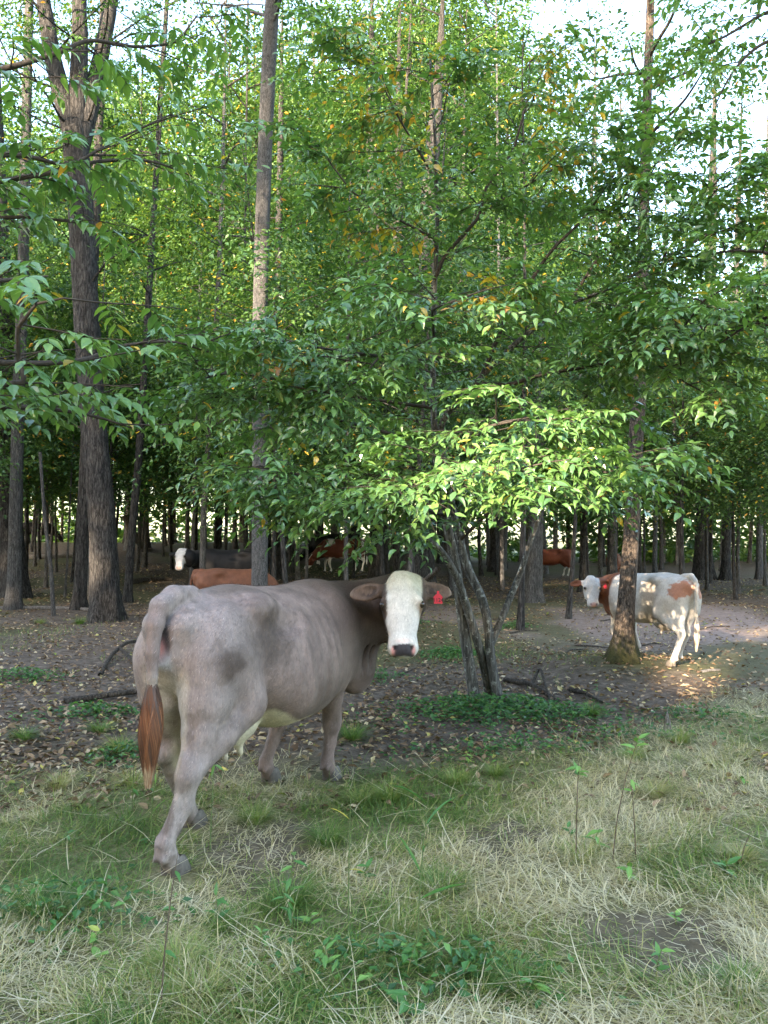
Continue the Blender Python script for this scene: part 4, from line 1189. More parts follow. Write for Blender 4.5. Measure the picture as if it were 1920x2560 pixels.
# tall straight pale trunk behind the cow
pp = px_path([gp(648, 12.3), (650, 1157, 12.3), (649, 820, 12.2), (655, 580, 12.0), (663, 350, 11.7), (677, 60, 11.2), (690, -160, 10.8)])
named_tree('pale_straight_tree', 'tall straight pale grey trunk rising behind the back of the grey-brown cow', pp, [.130, .118, .114, .112, .110, .106, .10], BARK_PALE, flare=.25, ridge=.10, sides=36, step=.06, seed=13,
           crown_spec=[(pp, 9.0, 10.5, 6, 2.2, .11, 7)])
# slender ridged tree in front of the white and red cow
rp = px_path([gp(1556, 9.35), (1562, 1560, 9.35), (1570, 1450, 9.35), (1582, 1287, 9.4), (1588, 1113, 9.45), (1600, 974, 9.5), (1606, 700, 9.6), (1614, 350, 9.8), (1626, 20, 10), (1632, -150, 10)])
named_tree('slender_ridged_tree', 'slender ridged brown trunk with mossy foot in front of the white and red cow', rp, [.125, .104, .094, .088, .085, .080, .070, .06, .05, .045], BARK_RIDGE, flare=.8, ridge=.22, sides=44, step=.045, seed=17, lobes=4,
           crown_spec=[(rp, 6.6, 8.4, 8, 1.5, .10, 6)])
# trunks deeper in the wood: (u, y, radius, path of (u, v), bark, label)
deep = [
    (1045, 21.0, .46, [(1052, 1113), (1075, 900), (1070, 520), (1100, 150), (1110, -80)], BARK_DARK, 'thick dark trunk standing behind the head of the grey-brown cow', 21),
    (992, 24.0, .14, [(990, 1200), (985, 900), (990, 600)], BARK_DARK, 'narrow dark trunk beside the thick trunk behind the cow head', 22),
    (948, 25.0, .36, [(945, 1000), (940, 580), (925, 300), (930, 40), (930, -100)], BARK_DARK, 'dark trunk rising straight into the crowns behind the small branching tree', 23),
    (1756, 31.0, .40, [(1762, 1200), (1768, 1030), (1772, 860)], BARK_DARK, 'broad brown trunk at the edge of the trodden path', 24),
    (1814, 30.5, .21, [(1818, 1280), (1824, 1180), (1830, 1000)], BARK_DARK, 'black narrow trunk beside the broad brown trunk at the path', 25),
    (1898, 31.0, .16, [(1900, 1250), (1903, 1100)], BARK_GREY, 'grey trunk standing past the black narrow trunk by the path', 26),
    (1529, 30.0, .22, [(1532, 1250), (1535, 1100)], BARK_GREY, 'grey trunk standing next to the red calf', 27),
    (1458, 27.0, .12, [(1456, 1250), (1462, 1050)], BARK_DARK, 'dark slim trunk between the red cow and the red calf', 28),
    (1500, 26.5, .10, [(1501, 1250), (1499, 1100)], BARK_GREY, 'slim grey trunk a step from the red calf', 29),
    (1330, 19.5, .26, [(1336, 1420), (1340, 1330), (1344, 1200), (1346, 1000)], BARK_GREY, 'stout grey trunk by the grazing red cow', 30),
    (1256, 24.0, .075, [(1254, 1250), (1252, 1080), (1250, 900)], BARK_PALE, 'thin pale sapling trunk catching the sun beyond the branching tree', 31),
    (694, 26.0, .22, [(692, 1250), (690, 1050), (694, 800)], BARK_DARK, 'dark trunk beside the tall pale trunk', 32),
    (30, 20.5, .44, [(20, 1250), (12, 1000), (0, 700)], BARK_DARK, 'very thick dark trunk with spreading roots behind a pale grey trunk', 33),
    (34, 17.5, .18, [(40, 1250), (46, 1000), (55, 780), (60, 560), (66, 300)], BARK_GREY, 'pale grey trunk in front of the very thick dark trunk', 34),
    (198, 17.5, .17, [(208, 1300), (214, 1150)], BARK_DARK, 'dark trunk hidden half behind the big forked trunk', 35),
    (318, 19.0, .12, [(330, 1320), (345, 1180), (356, 1000)], BARK_DARK, 'dark leaning trunk between the forked trunk and the black cow', 36),
    (503, 16.6, .085, [(510, 1250), (521, 1113), (544, 750), (556, 450), (562, 200), (566, -60)], BARK_GREY, 'slim grey tree in front of the black cow with the white face', 37),
    (944, 22.0, .085, [(948, 1330), (956, 1200)], BARK_DARK, 'slim dark trunk just behind the withers of the grey-brown cow', 38),
    (610, 22.0, .05, [(612, 1280), (610, 800), (615, 400)], BARK_DARK, 'thin dark trunk just beside the tall pale trunk over the black cow', 39),
    (1140, 26.0, .10, [(1142, 1250), (1145, 1100)], BARK_DARK, 'dark trunk behind the stems of the branching tree', 40),
    (1636, 34.0, .13, [(1640, 1250), (1645, 1100)], BARK_GREY, 'grey trunk beyond the back of the white and red cow', 41),
]
for (u, y, r, mids, bark, label, sd) in deep:
    pts = px_path([gp(u, y)] + [(a, b, y) for a, b in mids])
    z_top = pts[-1][2]
    if u == 1330:
        pts = np.concatenate([pts, [pts[-1] + np.array([.1, 0, 2.2])]])
    elif z_top < 13:
        d = (pts[-1] - pts[-2]); d = d / np.linalg.norm(d)
        pts = np.concatenate([pts, [pts[-1] + d * max(14 - z_top, 6), pts[-1] + d * (max(14 - z_top, 6) + 6)]])
    rad = np.interp(pts[:, 2], [0, pts[-1][2] * .7, pts[-1][2]], [r, r * .6, .02])
    rad = rad * .82
    lf = .12 if y < 20 else .15
    named_tree('forest_tree', label, pts, rad, bark, flare=.45, ridge=.16, sides=20 if r > .1 else 12, step=.25, seed=sd,
               crown_spec=[(pts, (3.6 if r < .2 else 5.0) if u != 1330 else 3.0, pts[-1][2], 18 if u < 1200 else 14, 2.6 if r > .12 else 1.8, lf, 9)])

# ------------------------------------------------------------------ the crowd of saplings and poles further in
rg = np.random.default_rng(77)
COWS_XY = np.array([[o.location.x, o.location.y] for o in bpy.data.objects if o.get('category') == 'cow'])
taken = [(t.location.x, t.location.y) for t in bpy.data.objects if t.get('category') == 'tree']
def free(x, y, r):
    if len(COWS_XY) and (np.hypot(COWS_XY[:, 0] - x, COWS_XY[:, 1] - y) < 1.8).any(): return False
    return all(math.hypot(a - x, b - y) > r for a, b in taken)
def view_clear(u, y):
    """keep trunks from standing right in front of the cattle seen far off"""
    for a, b, yy in ((395, 500, 18.6), (1340, 1435, 33), (775, 880, 29.5)):
        if a < u < b and y < yy: return rg.random() < .12
    return True
LAND = [(30, 'the very thick dark trunk'), (150, 'the pale grey trunk'), (264, 'the massive forked trunk'), (380, 'the fallen dead log'), (450, 'the white-faced black cow'), (560, 'the slim grey tree'), (648, 'the tall pale trunk'),
        (760, 'the grazing black cow'), (860, 'the brown and white cow'), (948, 'the straight dark trunk'), (1045, 'the thick dark trunk'), (1200, 'the lichen-spotted branching tree'), (1290, 'the stout grey trunk'), (1380, 'the grazing red cow'),
        (1470, 'the red calf'), (1560, 'the slender ridged tree'), (1660, 'the white and red cow'), (1756, 'the broad brown trunk'), (1814, 'the black narrow trunk'), (1900, 'the last grey trunk by the path')]
def scatter(n, y0, y1, meshes, name, label, group, sep, u0=-250, u1=2170, p=1.0, scale=(.85, 1.2), umax_fn=None, xy=None):
    k = tries = 0
    while k < n and tries < n * 40:
        tries += 1
        y = y0 + (y1 - y0) * rg.random() ** p
        u = rg.uniform(u0, u1)
        if umax_fn and not umax_fn(u, y): continue
        if u > 1400 and y < 42 and rg.random() < .6: continue
        x = (u - 960) / FPX * y
        if not free(x, y, sep) or not view_clear(u, y): continue
        taken.append((x, y))
        s = rg.uniform(*scale); mi = int(rg.integers(len(meshes)))
        tone = 'grey-barked' if meshes[mi][0].materials[0] in (BARK_GREY, BARK_PALE) else 'dark-barked'
        size_ = 'small' if s < scale[0] + .33 * (scale[1] - scale[0]) else 'big' if s > scale[0] + .67 * (scale[1] - scale[0]) else 'middling'
        lm = min(LAND, key=lambda q: abs(q[0] - u))[1]
        put_tree(name, f'{size_} {tone} {label} {lm}', 'tree', (x, y), meshes[mi], rg.uniform(0, 6.28), s, group)
        k += 1
sap_ok = lambda u, y: not (y < 19.5 and 40 < u < 440) and not (y < 19 and 1150 < u < 1920) and not (y < 17 and 700 < u < 1150)
for k_, (u, y, lb) in enumerate([(735, 13.5, 'young tree with wide leafy tiers just past the tall pale trunk'), (868, 15.5, 'young tree with wide leafy tiers in front of the brown and white cow'),
        (1300, 13.5, 'young leafy tree between the branching tree and the stout grey trunk'), (1418, 15.5, 'young leafy tree between the grazing red cow and the ridged tree'), (1010, 14.5, 'young leafy tree in front of the thick dark trunk behind the cow head')]):
    x = (u - 960) / FPX * y; taken.append((x, y))
    put_tree('young_tree', lb, 'tree', (x, y), NEARSAP[k_ % 3], 1.3 * k_, 1.0 + .06 * (k_ % 3), 'young leafy trees near the clearing')
scatter(62, 15.0, 30, SAP, 'leafy_sapling', 'leafy sapling a little way behind', 'leafy saplings in the mid wood', 1.3, umax_fn=sap_ok)
scatter(28, 30, 54, SAP, 'tall_sapling', 'leafy sapling far back beyond', 'leafy saplings far back', 1.5, scale=(1.1, 1.6))
scatter(18, 17, 42, POLE, 'pole_sapling', 'bare young pole in the crowd beyond', 'bare young poles in the wood', .9, umax_fn=lambda u, y: not (y < 26 and u > 1180))
sky_ok = lambda u, y: u < 1180 or (rg.random() < .30 and y > 34)
scatter(32, 19, 58, TALL, 'tall_forest_tree', 'tall full-crowned forest tree beyond', 'tall trees of the wood', 2.4, umax_fn=sky_ok, scale=(.85, 1.15))
scatter(34, 22, 46, TALL, 'tall_forest_tree', 'tall full-crowned forest tree beyond', 'tall trees of the wood', 2.0, u0=150, u1=1260, scale=(1.0, 1.25))
scatter(12, 32, 56, TALL, 'low_crowned_tree', 'shorter round-crowned tree standing far beyond', 'shorter trees beyond the path', 2.2, u0=1150, scale=(.55, .68))

# the far edge of the wood, too far to tell one tree from the next
def far_wood():
    rg = np.random.default_rng(5)
    n = 110000
    y = rg.uniform(54, 84, n); u = rg.uniform(-350, 2270, n); x = (u - 960) / FPX * y
    top = np.where(u < 1180, 34, 34 - 15 * sstep(1180, 1400, u)) * (.75 + .5 * fbm(np.stack([x * .12, y * .05, 0 * x], 1), 9, 3))
    z = -.3 + (top + .3) * rg.random(n) ** 1.25
    keep = fbm(np.stack([x * .30, y * .3, z * .30], 1), 4, 3) > .44 + .06 * sstep(7, 2, z)
    x, y, z, u = x[keep], y[keep], z[keep], u[keep]; n = len(x)
    D = np.stack([rg.normal(0, 1, n), rg.normal(0, 1, n), rg.normal(-.2, .5, n)], 1); Nm = np.stack([rg.normal(0, .6, n), rg.normal(-.3, .6, n), np.ones(n)], 1)
    L = (np.stack([x, y, z + hgt(x, y)], 1), D, Nm, rg.uniform(.5, .95, n), np.clip(rg.normal(.46, .14, n), 0, .8))
    return tag(obj('far_wood', leaves_mesh('far_wood', L, MAT_LEAF)), 'far green edge of the wood closing the view', 'woods', kind='stuff')
far_wood()
# ------------------------------------------------------------------ near foliage
def split_leaves(L, root, mat, base, limit=300, near=True):
    """the leaves that show largest become parts of their own, the rest one mass"""
    P, D, Nm, sz, hue = L
    d = P - np.array([0, 0, EYE])
    u = 960 + FPX * d[:, 0] / d[:, 1]; v = HORIZON - FPX * d[:, 2] / d[:, 1]
    show = sz / np.maximum(d[:, 1], .5) * ((u > 5) & (u < 1915) & (v > 5) & (v < 2550) & (d[:, 1] > .5))
    idx = np.argsort(-show)[:limit]; idx = idx[show[idx] > 0]
    rest = np.ones(len(P), bool); rest[idx] = False
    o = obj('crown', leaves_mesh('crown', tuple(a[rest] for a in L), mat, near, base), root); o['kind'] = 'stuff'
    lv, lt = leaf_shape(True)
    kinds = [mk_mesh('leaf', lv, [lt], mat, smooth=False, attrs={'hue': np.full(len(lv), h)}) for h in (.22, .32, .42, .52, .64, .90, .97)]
    hs = np.array([.22, .32, .42, .52, .64, .90, .97])
    Df, Sf, Nf = leaf_frames(D[idx], Nm[idx])
    for k, i in enumerate(idx):
        o = bpy.data.objects.new('leaf', kinds[int(np.argmin(np.abs(hs - hue[i])))]); COL.objects.link(o); o.parent = root
        m = Matrix.Identity(4)
        for a in range(3):
            m[a][0] = Df[k][a] * sz[i]; m[a][1] = Sf[k][a] * sz[i]; m[a][2] = Nf[k][a] * sz[i]; m[a][3] = P[i][a] - base[a]
        o.matrix_local = m

YELLOW = [(px_path([(1330, 170, 7.0)])[0], .55), (px_path([(1260, 250, 7.0)])[0], .5), (px_path([(1190, 760, 6.0)])[0], .35), (px_path([(960, 150, 6.8)])[0], .5), (px_path([(1400, 345, 7.0)])[0], .4), (px_path([(1000, 320, 6.8)])[0], .5), (px_path([(960, 600, 7)])[0], .35), (px_path([(700, 900, 6.2)])[0], .25)]
def hue_near(rg):
    def f(n, q):
        h = np.clip(rg.normal(.40 + rg.normal(0, .06), .10, n), .05, .76)
        pr = np.full(n, .012)
        for c, r in YELLOW:
            pr = np.maximum(pr, .75 * np.exp(-(((q - c) ** 2).sum(1)) / (r * r)))
        y = rg.random(n) < pr
        h[y] = rg.uniform(.80, 1.0, y.sum())
        return h
    return f

def branching_tree():
    rg = np.random.default_rng(404)
    base = on_ground(1215, 1745)
    t = thing('branching_tree', 'small lichen-spotted tree with several crooked stems and low spreading leafy limbs', 'tree', loc=base)
    g = [1189, 1232, 1248]
    b1, b2, b3 = [np.array([(u - 960) / FPX * 7.72, 7.72 + dy, float(hgt((u - 960) / FPX * 7.72, 7.72)) - .08]) for u, dy in zip(g, (.0, .12, .0))]
    W = px_path
    limbs = [   # (points, radius at the ends, leaves from this share on, kind)
        (np.vstack([b1, W([(1159, 1573, 7.75), (1149, 1499, 7.72), (1142, 1424, 7.7), (1127, 1350, 7.65), (1112, 1290, 7.6), (1090, 1150, 7.5), (1082, 985, 7.4), (1085, 750, 7.3), (1094, 555, 7.2), (1088, 350, 7.1), (1075, 150, 7.0)])]), .066, .010, .40, 'stem'),
        (np.vstack([b2, W([(1205, 1640, 7.75), (1169, 1524, 7.65), (1144, 1444, 7.55), (1100, 1370, 7.4), (1057, 1340, 7.2), (1000, 1305, 6.9), (900, 1255, 6.5), (800, 1225, 6.2)])]), .055, .010, .62, 'stem'),
        (np.vstack([b3, W([(1226, 1648, 7.7), (1222, 1573, 7.7), (1209, 1499, 7.75), (1179, 1444, 7.8), (1162, 1404, 7.8), (1150, 1350, 7.75), (1110, 1180, 7.6), (1098, 1055, 7.4), (1174, 974, 7.2), (1249, 893, 7.1), (1330, 824, 7.0), (1423, 757, 6.9), (1492, 737, 6.8), (1654, 650, 6.7), (1800, 570, 6.6)])]), .058, .010, .62, 'stem'),
        (W([(1228, 1610, 7.7), (1261, 1529, 7.75), (1289, 1461, 7.8), (1304, 1424, 7.8), (1319, 1374, 7.8), (1341, 1312, 7.75), (1375, 1200, 7.6), (1420, 1080, 7.4), (1480, 960, 7.2), (1560, 860, 7.0), (1680, 780, 6.8)]), .042, .009, .55, 'stem'),
        (W([(1205, 940, 7.15), (1267, 789, 7.1), (1313, 725, 7.0), (1377, 625, 6.9), (1458, 550, 6.8), (1540, 430, 6.7)]), .028, .008, .25, 'limb'),
        (W([(1190, 960, 7.15), (1272, 962, 7.0), (1365, 934, 6.9), (1481, 916, 6.7), (1597, 884, 6.5), (1700, 870, 6.3)]), .026, .008, .3, 'limb'),
        (W([(1423, 757, 6.9), (1469, 685, 6.9), (1492, 650, 6.9), (1560, 560, 6.8), (1620, 430, 6.7), (1690, 360, 6.6)]), .018, .007, .3, 'limb'),
        (W([(1086, 700, 7.25), (1110, 642, 7.2), (1197, 544, 7.1), (1215, 469, 7.0), (1284, 376, 7.0), (1319, 249, 6.9), (1325, 150, 6.9)]), .024, .007, .35, 'limb'),
        (W([(1197, 544, 7.1), (1249, 503, 7.0), (1319, 463, 6.9), (1420, 400, 6.8), (1500, 330, 6.7)]), .015, .006, .2, 'limb'),
        (W([(1090, 1120, 7.45), (955, 1078, 7.1), (839, 1049, 6.7), (694, 1009, 6.3), (590, 985, 6.0)]), .022, .007, .3, 'limb'),
        (W([(1084, 1020, 7.4), (845, 986, 6.9), (683, 945, 6.5), (560, 930, 6.3), (470, 960, 6.1)]), .020, .007, .3, 'limb'),
        (W([(1112, 1290, 7.6), (900, 1215, 6.5), (760, 1190, 5.9), (650, 1165, 5.5)]), .020, .006, .35, 'limb'),
        (W([(1112, 1290, 7.6), (1120, 1225, 6.6), (1130, 1190, 5.7), (1090, 1195, 5.2), (1040, 1215, 4.9)]), .022, .006, .35, 'limb'),
        (W([(1130, 1200, 6.0), (1200, 1170, 5.5), (1280, 1165, 5.1), (1330, 1190, 4.9)]), .014, .006, .0, 'limb'),
        (W([(1150, 1350, 7.75), (1280, 1225, 6.8), (1400, 1180, 6.0), (1500, 1175, 5.5), (1560, 1190, 5.3)]), .022, .006, .35, 'limb'),
        (W([(1105, 1180, 7.5), (1150, 1110, 6.4), (1200, 1070, 5.7), (1300, 1050, 5.3)]), .018, .006, .35, 'limb'),
        (W([(1084, 900, 7.35), (950, 890, 6.6), (800, 870, 6.0), (690, 850, 5.7)]), .018, .006, .3, 'limb'),
        (W([(950, 890, 6.6), (900, 950, 6.1), (820, 990, 5.7)]), .012, .006, .2, 'limb'),
        (W([(1085, 850, 7.3), (1080, 775, 6.4), (1110, 760, 5.8), (1160, 780, 5.5)]), .016, .006, .3, 'limb'),
        (W([(1092, 600, 7.2), (980, 540, 6.9), (880, 480, 6.6), (820, 400, 6.5)]), .016, .006, .25, 'limb'),
        (W([(1090, 450, 7.15), (1000, 300, 6.9), (940, 180, 6.8), (900, 120, 6.7)]), .014, .006, .25, 'limb'),
        (W([(1560, 860, 7.0), (1700, 830, 6.3), (1850, 800, 5.7), (1960, 820, 5.3)]), .018, .006, .2, 'limb'),
        (W([(1700, 830, 6.3), (1760, 750, 5.9), (1850, 700, 5.6)]), .012, .006, .1, 'limb'),
        (W([(1654, 650, 6.7), (1740, 520, 6.5), (1820, 420, 6.4)]), .012, .006, .1, 'limb'),
        (W([(1597, 884, 6.5), (1720, 960, 6.1), (1800, 1000, 5.9)]), .012, .006, .1, 'limb'),
    ]
    pos, yaw, pit, scl = [], [], [], []
    tw_parts = []
    for pts, r0, r1, frm, kind in limbs:
        rel = pts - base
        seg = np.concatenate([[0], np.cumsum(np.linalg.norm(np.diff(pts, axis=0), axis=1))]); L = seg[-1]
        V, F = tube(rel, np.interp(np.linspace(0, 1, len(pts)), [0, .35, 1], [r0 * .85, r0 * .68, r1]), 16 if kind == 'stem' else 8, ridge=.10 if kind == 'stem' else 0, flare=.25 if kind == 'stem' and r0 > .05 else 0, seed=int(r0 * 1000), step=.06)
        obj(kind, mk_mesh(kind, V, [F], BARK_LICHEN if kind == 'stem' else MAT_TWIG), t)
        at = lambda s: np.array([np.interp(s, seg, pts[:, i]) for i in range(3)])
        s = L * frm; q = 1
        while s < L:
            p = at(s); d = at(min(L, s + .05)) - at(max(0, s - .05)); az = math.atan2(d[1], d[0])
            q = -q
            bl = rg.uniform(.45, 1.05) * (1.1 - .4 * s / L)
            a2 = az + q * rg.uniform(.6, 1.2)
            br = limb_path(p, a2, rg.uniform(-.1, .3), bl, rg, n=4, wob=.05)
            tw_parts.append(tube(br - base, np.linspace(.007, .003, len(br)), 4))
            for k in range(int(3 + bl * 5)):
                i = rg.uniform(.1, 1) * (len(br) - 1); j = min(int(i), len(br) - 2)
                pos.append(br[j] * (1 - (i - j)) + br[j + 1] * (i - j)); yaw.append(a2 + rg.normal(0, .7)); pit.append(rg.normal(-.1, .22)); scl.append(rg.uniform(.45, .85))
            s += rg.uniform(.13, .26)
        for k in range(4):
            pos.append(pts[-1]); yaw.append(az + rg.normal(0, .8)); pit.append(rg.normal(-.15, .2)); scl.append(rg.uniform(.5, .9))
    L, tws = place_sprays(pos, yaw, pit, scl, .108, rg, hue_near(rg), twigs=True)
    for w in tws:
        tw_parts.append(tube(w[::3] - base if len(w) > 6 else w - base, np.linspace(.0028, .0015, len(w[::3] if len(w) > 6 else w)), 3))
    V, F = join(tw_parts)
    o = obj('twigs', mk_mesh('twigs', V, [F], MAT_TWIG), t); o['kind'] = 'stuff'
    split_leaves(L, t, MAT_LEAF_NEAR, base)
    return t
branching_tree()

def pinnate(rg, p, yaw, el, size, n_pairs):
    """one feather-shaped leaf of many leaflets hanging from its rachis"""
    L = size * (n_pairs + 1.2) * .42
    P, D, Nm, S_ = [], [], [], []
    ca, sa = math.cos(yaw), math.sin(yaw)
    line = []
    for i in range(n_pairs * 2 + 1):
        k = i // 2
        t = min(1.0, (k + 1) / (n_pairs + .5)) if i < n_pairs * 2 else 1.0
        e = el - .9 * t
        q = p + L * t * np.array([ca * math.cos(el - .45 * t), sa * math.cos(el - .45 * t), math.sin(el - .45 * t)])
        line.append(q)
        sd = 1 if i % 2 else -1
        a = yaw + (sd * rg.uniform(.95, 1.25) if i < n_pairs * 2 else 0)
        ee = rg.uniform(-.75, -.30)
        P.append(q); D.append([math.cos(a) * math.cos(ee), math.sin(a) * math.cos(ee), math.sin(ee)]); Nm.append([rg.normal(0, .2) - .2 * sa * 0, rg.normal(-.15, .2), 1.0]); S_.append(size * rg.uniform(.85, 1.1) * (1 - .25 * abs(t - .55)))
    return np.array(P), np.array(D), np.array(Nm), np.array(S_), np.array([p] + line[::2])

def overhang(name, label, foot, rfoot, limbs, leaf, seed, feather=True, mean=.42, dens=1.0):
    rg = np.random.default_rng(seed)
    base = np.array([foot[0], foot[1], float(hgt(foot[0], foot[1]))])
    t = thing(name, label, 'tree', loc=base)
    tr = np.array([[0, 0, -.2], [.02, 0, 1], [.05, .05, 3], [.0, .1, 5.5], [.1, .1, 8]])
    V, F = tube(tr, [rfoot, rfoot * .95, rfoot * .85, rfoot * .6, .02], 16, ridge=.14, flare=.5, seed=seed, step=.15)
    obj('trunk', mk_mesh('trunk', V, [F], BARK_GREY), t)
    Ls, parts = [], []
    hf = hue_green(rg, .015, mean, .09)
    for pts in limbs:
        pts = np.array(pts)
        z = pts[0][2] - base[2]
        st = base + np.array([np.interp(z - .5, tr[:, 2], tr[:, 0]), np.interp(z - .5, tr[:, 2], tr[:, 1]), max(.8, z - .5)])
        pts = np.vstack([st, pts])
        seg = np.concatenate([[0], np.cumsum(np.linalg.norm(np.diff(pts, axis=0), axis=1))]); Lg = seg[-1]
        V, F = tube(pts - base, np.linspace(.024, .006, len(pts)), 8, step=.05)
        obj('limb', mk_mesh('limb', V, [F], MAT_TWIG), t)
        s = Lg * .30; q = 1
        while s <= Lg:
            p = np.array([np.interp(s, seg, pts[:, i]) for i in range(3)]); p2 = np.array([np.interp(min(s + .05, Lg), seg, pts[:, i]) for i in range(3)]); p1 = np.array([np.interp(max(s - .05, 0), seg, pts[:, i]) for i in range(3)])
            az = math.atan2(*(p2 - p1)[[1, 0]]); q = -q
            a2 = az + q * rg.uniform(.4, 1.1); bl = rg.uniform(.25, .7)
            br = limb_path(p, a2, rg.uniform(-.05, .4), bl, rg, n=3, wob=.05)
            parts.append(tube(br - base, np.linspace(.006, .003, len(br)), 4))
            if feather:
                for k in range(int(rg.integers(2, 4))):
                    pp_ = br[min(k + 1, 3)]
                    P, D, Nm, S_, ln = pinnate(rg, pp_, a2 + rg.normal(0, .8), rg.uniform(-.1, .5), leaf, int(rg.integers(3, 6)))
                    Ls.append((P, D, Nm, S_, hf(len(P), P))); parts.append(tube(ln - base, np.linspace(.003, .0015, len(ln)), 3))
            else:
                l_, _ = place_sprays([br[i] for i in (1, 2, 3)], [a2 + rg.normal(0, .6) for _ in range(3)], [rg.normal(-.1, .2) for _ in range(3)], [rg.uniform(.5, .8) for _ in range(3)], leaf, rg, hf)
                Ls.append(l_)
            s += rg.uniform(.16, .30) / dens
    V, F = join(parts); o = obj('twigs', mk_mesh('twigs', V, [F], MAT_TWIG), t); o['kind'] = 'stuff'
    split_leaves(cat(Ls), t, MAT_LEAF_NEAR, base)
    return t
W = px_path
overhang('feather_leaved_tree', 'overhanging branches with feather-like leaves of many drooping leaflets, in front of the forked trunk', (-3.35, 4.7), .11, [
    W([(-250, 430, 4.9), (0, 385, 5.0), (75, 388, 5.1), (168, 420, 5.2), (295, 347, 5.4), (430, 285, 5.6)]),
    W([(-100, 470, 5.0), (168, 425, 5.2), (240, 402, 5.4), (376, 399, 5.6), (480, 440, 5.8)]),
    W([(-250, 230, 5.0), (29, 168, 5.0), (162, 127, 5.1), (220, 95, 5.2), (324, 119, 5.4), (440, 110, 5.6), (492, 40, 5.7)]),
    W([(-220, 965, 4.3), (0, 962, 4.4), (64, 955, 4.4), (46, 900, 4.4), (45, 820, 4.3), (90, 760, 4.2), (160, 745, 4.2)]),
    W([(-200, 900, 4.6), (100, 910, 4.8), (220, 900, 5.0), (290, 865, 5.2), (430, 850, 5.4), (520, 880, 5.6)]),
    W([(-200, 1010, 4.8), (120, 1020, 5.0), (240, 1040, 5.2), (330, 1070, 5.4)]),
    W([(-200, 720, 4.5), (20, 700, 4.6), (120, 690, 4.8)]),
    W([(-200, 560, 5.2), (60, 540, 5.4), (220, 560, 5.8)])], .125, 606, dens=1.15)
overhang('maple_at_the_edge', 'leafy boughs reaching in over the trodden path under the open sky', (5.6, 7.6), .12, [
    W([(2150, 60, 7.0), (1920, 98, 6.8), (1863, 139, 6.8), (1822, 191, 6.8), (1790, 260, 6.8)]),
    W([(2150, 20, 7.0), (1930, 20, 6.8), (1850, 70, 6.8), (1780, 110, 6.8), (1700, 130, 6.9)]),
    W([(2200, 700, 6.6), (1960, 640, 6.3), (1850, 620, 6.2), (1760, 640, 6.2)]),
    W([(2200, 820, 6.4), (1980, 780, 6.0), (1880, 800, 5.8), (1800, 860, 5.8)]),
    W([(2200, 430, 6.8), (1980, 420, 6.6), (1880, 440, 6.6), (1780, 480, 6.7)])], .10, 707, feather=False, mean=.5, dens=1.3)

# ------------------------------------------------------------------ unseen leaf wall added behind and left of the camera: it keeps the low sun off all but a few places
def shade_wood():
    rg = np.random.default_rng(8)
    n = 74000
    c = np.array([-17.0, -25.4]); along = np.array([.866, -.5]); back = np.array([-.5, -.866])
    s = rg.uniform(-50, 46, n); d = rg.uniform(0, 7, n); z = .2 + 23 * rg.random(n) ** 1.15
    xy = c + s[:, None] * along + d[:, None] * back
    P = np.stack([xy[:, 0], xy[:, 1], z], 1)
    keep = np.ones(n, bool)
    gaps = [(at_y(652, 770, 12.1), .7), (at_y(652, 700, 12.1), .7), (at_y(1572, 1285, 9.3), .3), (at_y(1556, 1500, 9.2), .30), (np.array([3.62, 8.95, .95]), .35), (np.array([3.5, 8.9, .5]), .25),
            (at_y(228, 1400, 14.9), .5), (at_y(1256, 1370, 24), .7), (at_y(1385, 1390, 33), .6), (at_y(1530, 1300, 30), .4), (at_y(1105, 80, 20.5), .6)]
    g2 = np.random.default_rng(12)
    fixed = len(gaps)
    for k in range(46):
        y = g2.uniform(14, 44); gaps.append((at_y(g2.uniform(-50, 1950), g2.uniform(60, 1000), y), g2.uniform(.3, .9)))
    cow_pts = [np.array(p) for p in ((.10, 4.85, 1.25), (.05, 5.1, 1.0), (-.3, 4.9, 1.1), (-.6, 4.6, 1.1), (-.9, 4.1, 1.1), (-.9, 3.8, .5), (-1.0, 2.9, 0.1), (.3, 3.2, .1), (1.2, 4.2, .1))]
    for gi, (t, r) in enumerate(gaps):
        if min(np.linalg.norm((c_ - t) - ((c_ - t) @ SUNV) * SUNV) for c_ in cow_pts) < r + (.36 if gi < fixed else 1.1): continue
        w = P - t; a = w @ SUNV
        keep &= np.linalg.norm(w - a[:, None] * SUNV, axis=1) > r + .42  # hole cut through the leaf wall so sun reaches the chosen spot
    P = P[keep]; n = len(P)
    L = (P, np.stack([rg.normal(0, 1, n), rg.normal(0, 1, n), rg.normal(-.2, .6, n)], 1), np.stack([rg.normal(0, 1, n), rg.normal(0, 1, n), rg.normal(0, 1, n)], 1), rg.uniform(.8, 1.3, n), np.clip(rg.normal(.45, .12, n), 0, .8))
    return tag(obj('sun_blocking_leaves', leaves_mesh('sun_blocking_leaves', L, MAT_LEAF)), 'unseen leaf wall behind the camera, added to keep the low sun off the clearing', 'woods', kind='stuff')
shade_wood()
# ------------------------------------------------------------------ grass, litter, sticks and weeds
GRASS_STOPS = [(0.0, (0.045, 0.095, 0.022)), (0.3, (0.110, 0.200, 0.042)), (0.5, (0.215, 0.285, 0.070)), (0.65, (0.34, 0.325, 0.125)), (0.82, (0.48, 0.42, 0.25)), (1.0, (0.62, 0.56, 0.40))]
MAT_GRASS = leaf_mat('grass', GRASS_STOPS, transl=.40, rough=.5, spec=.35, tcol=(1.1, 1.1, .6))

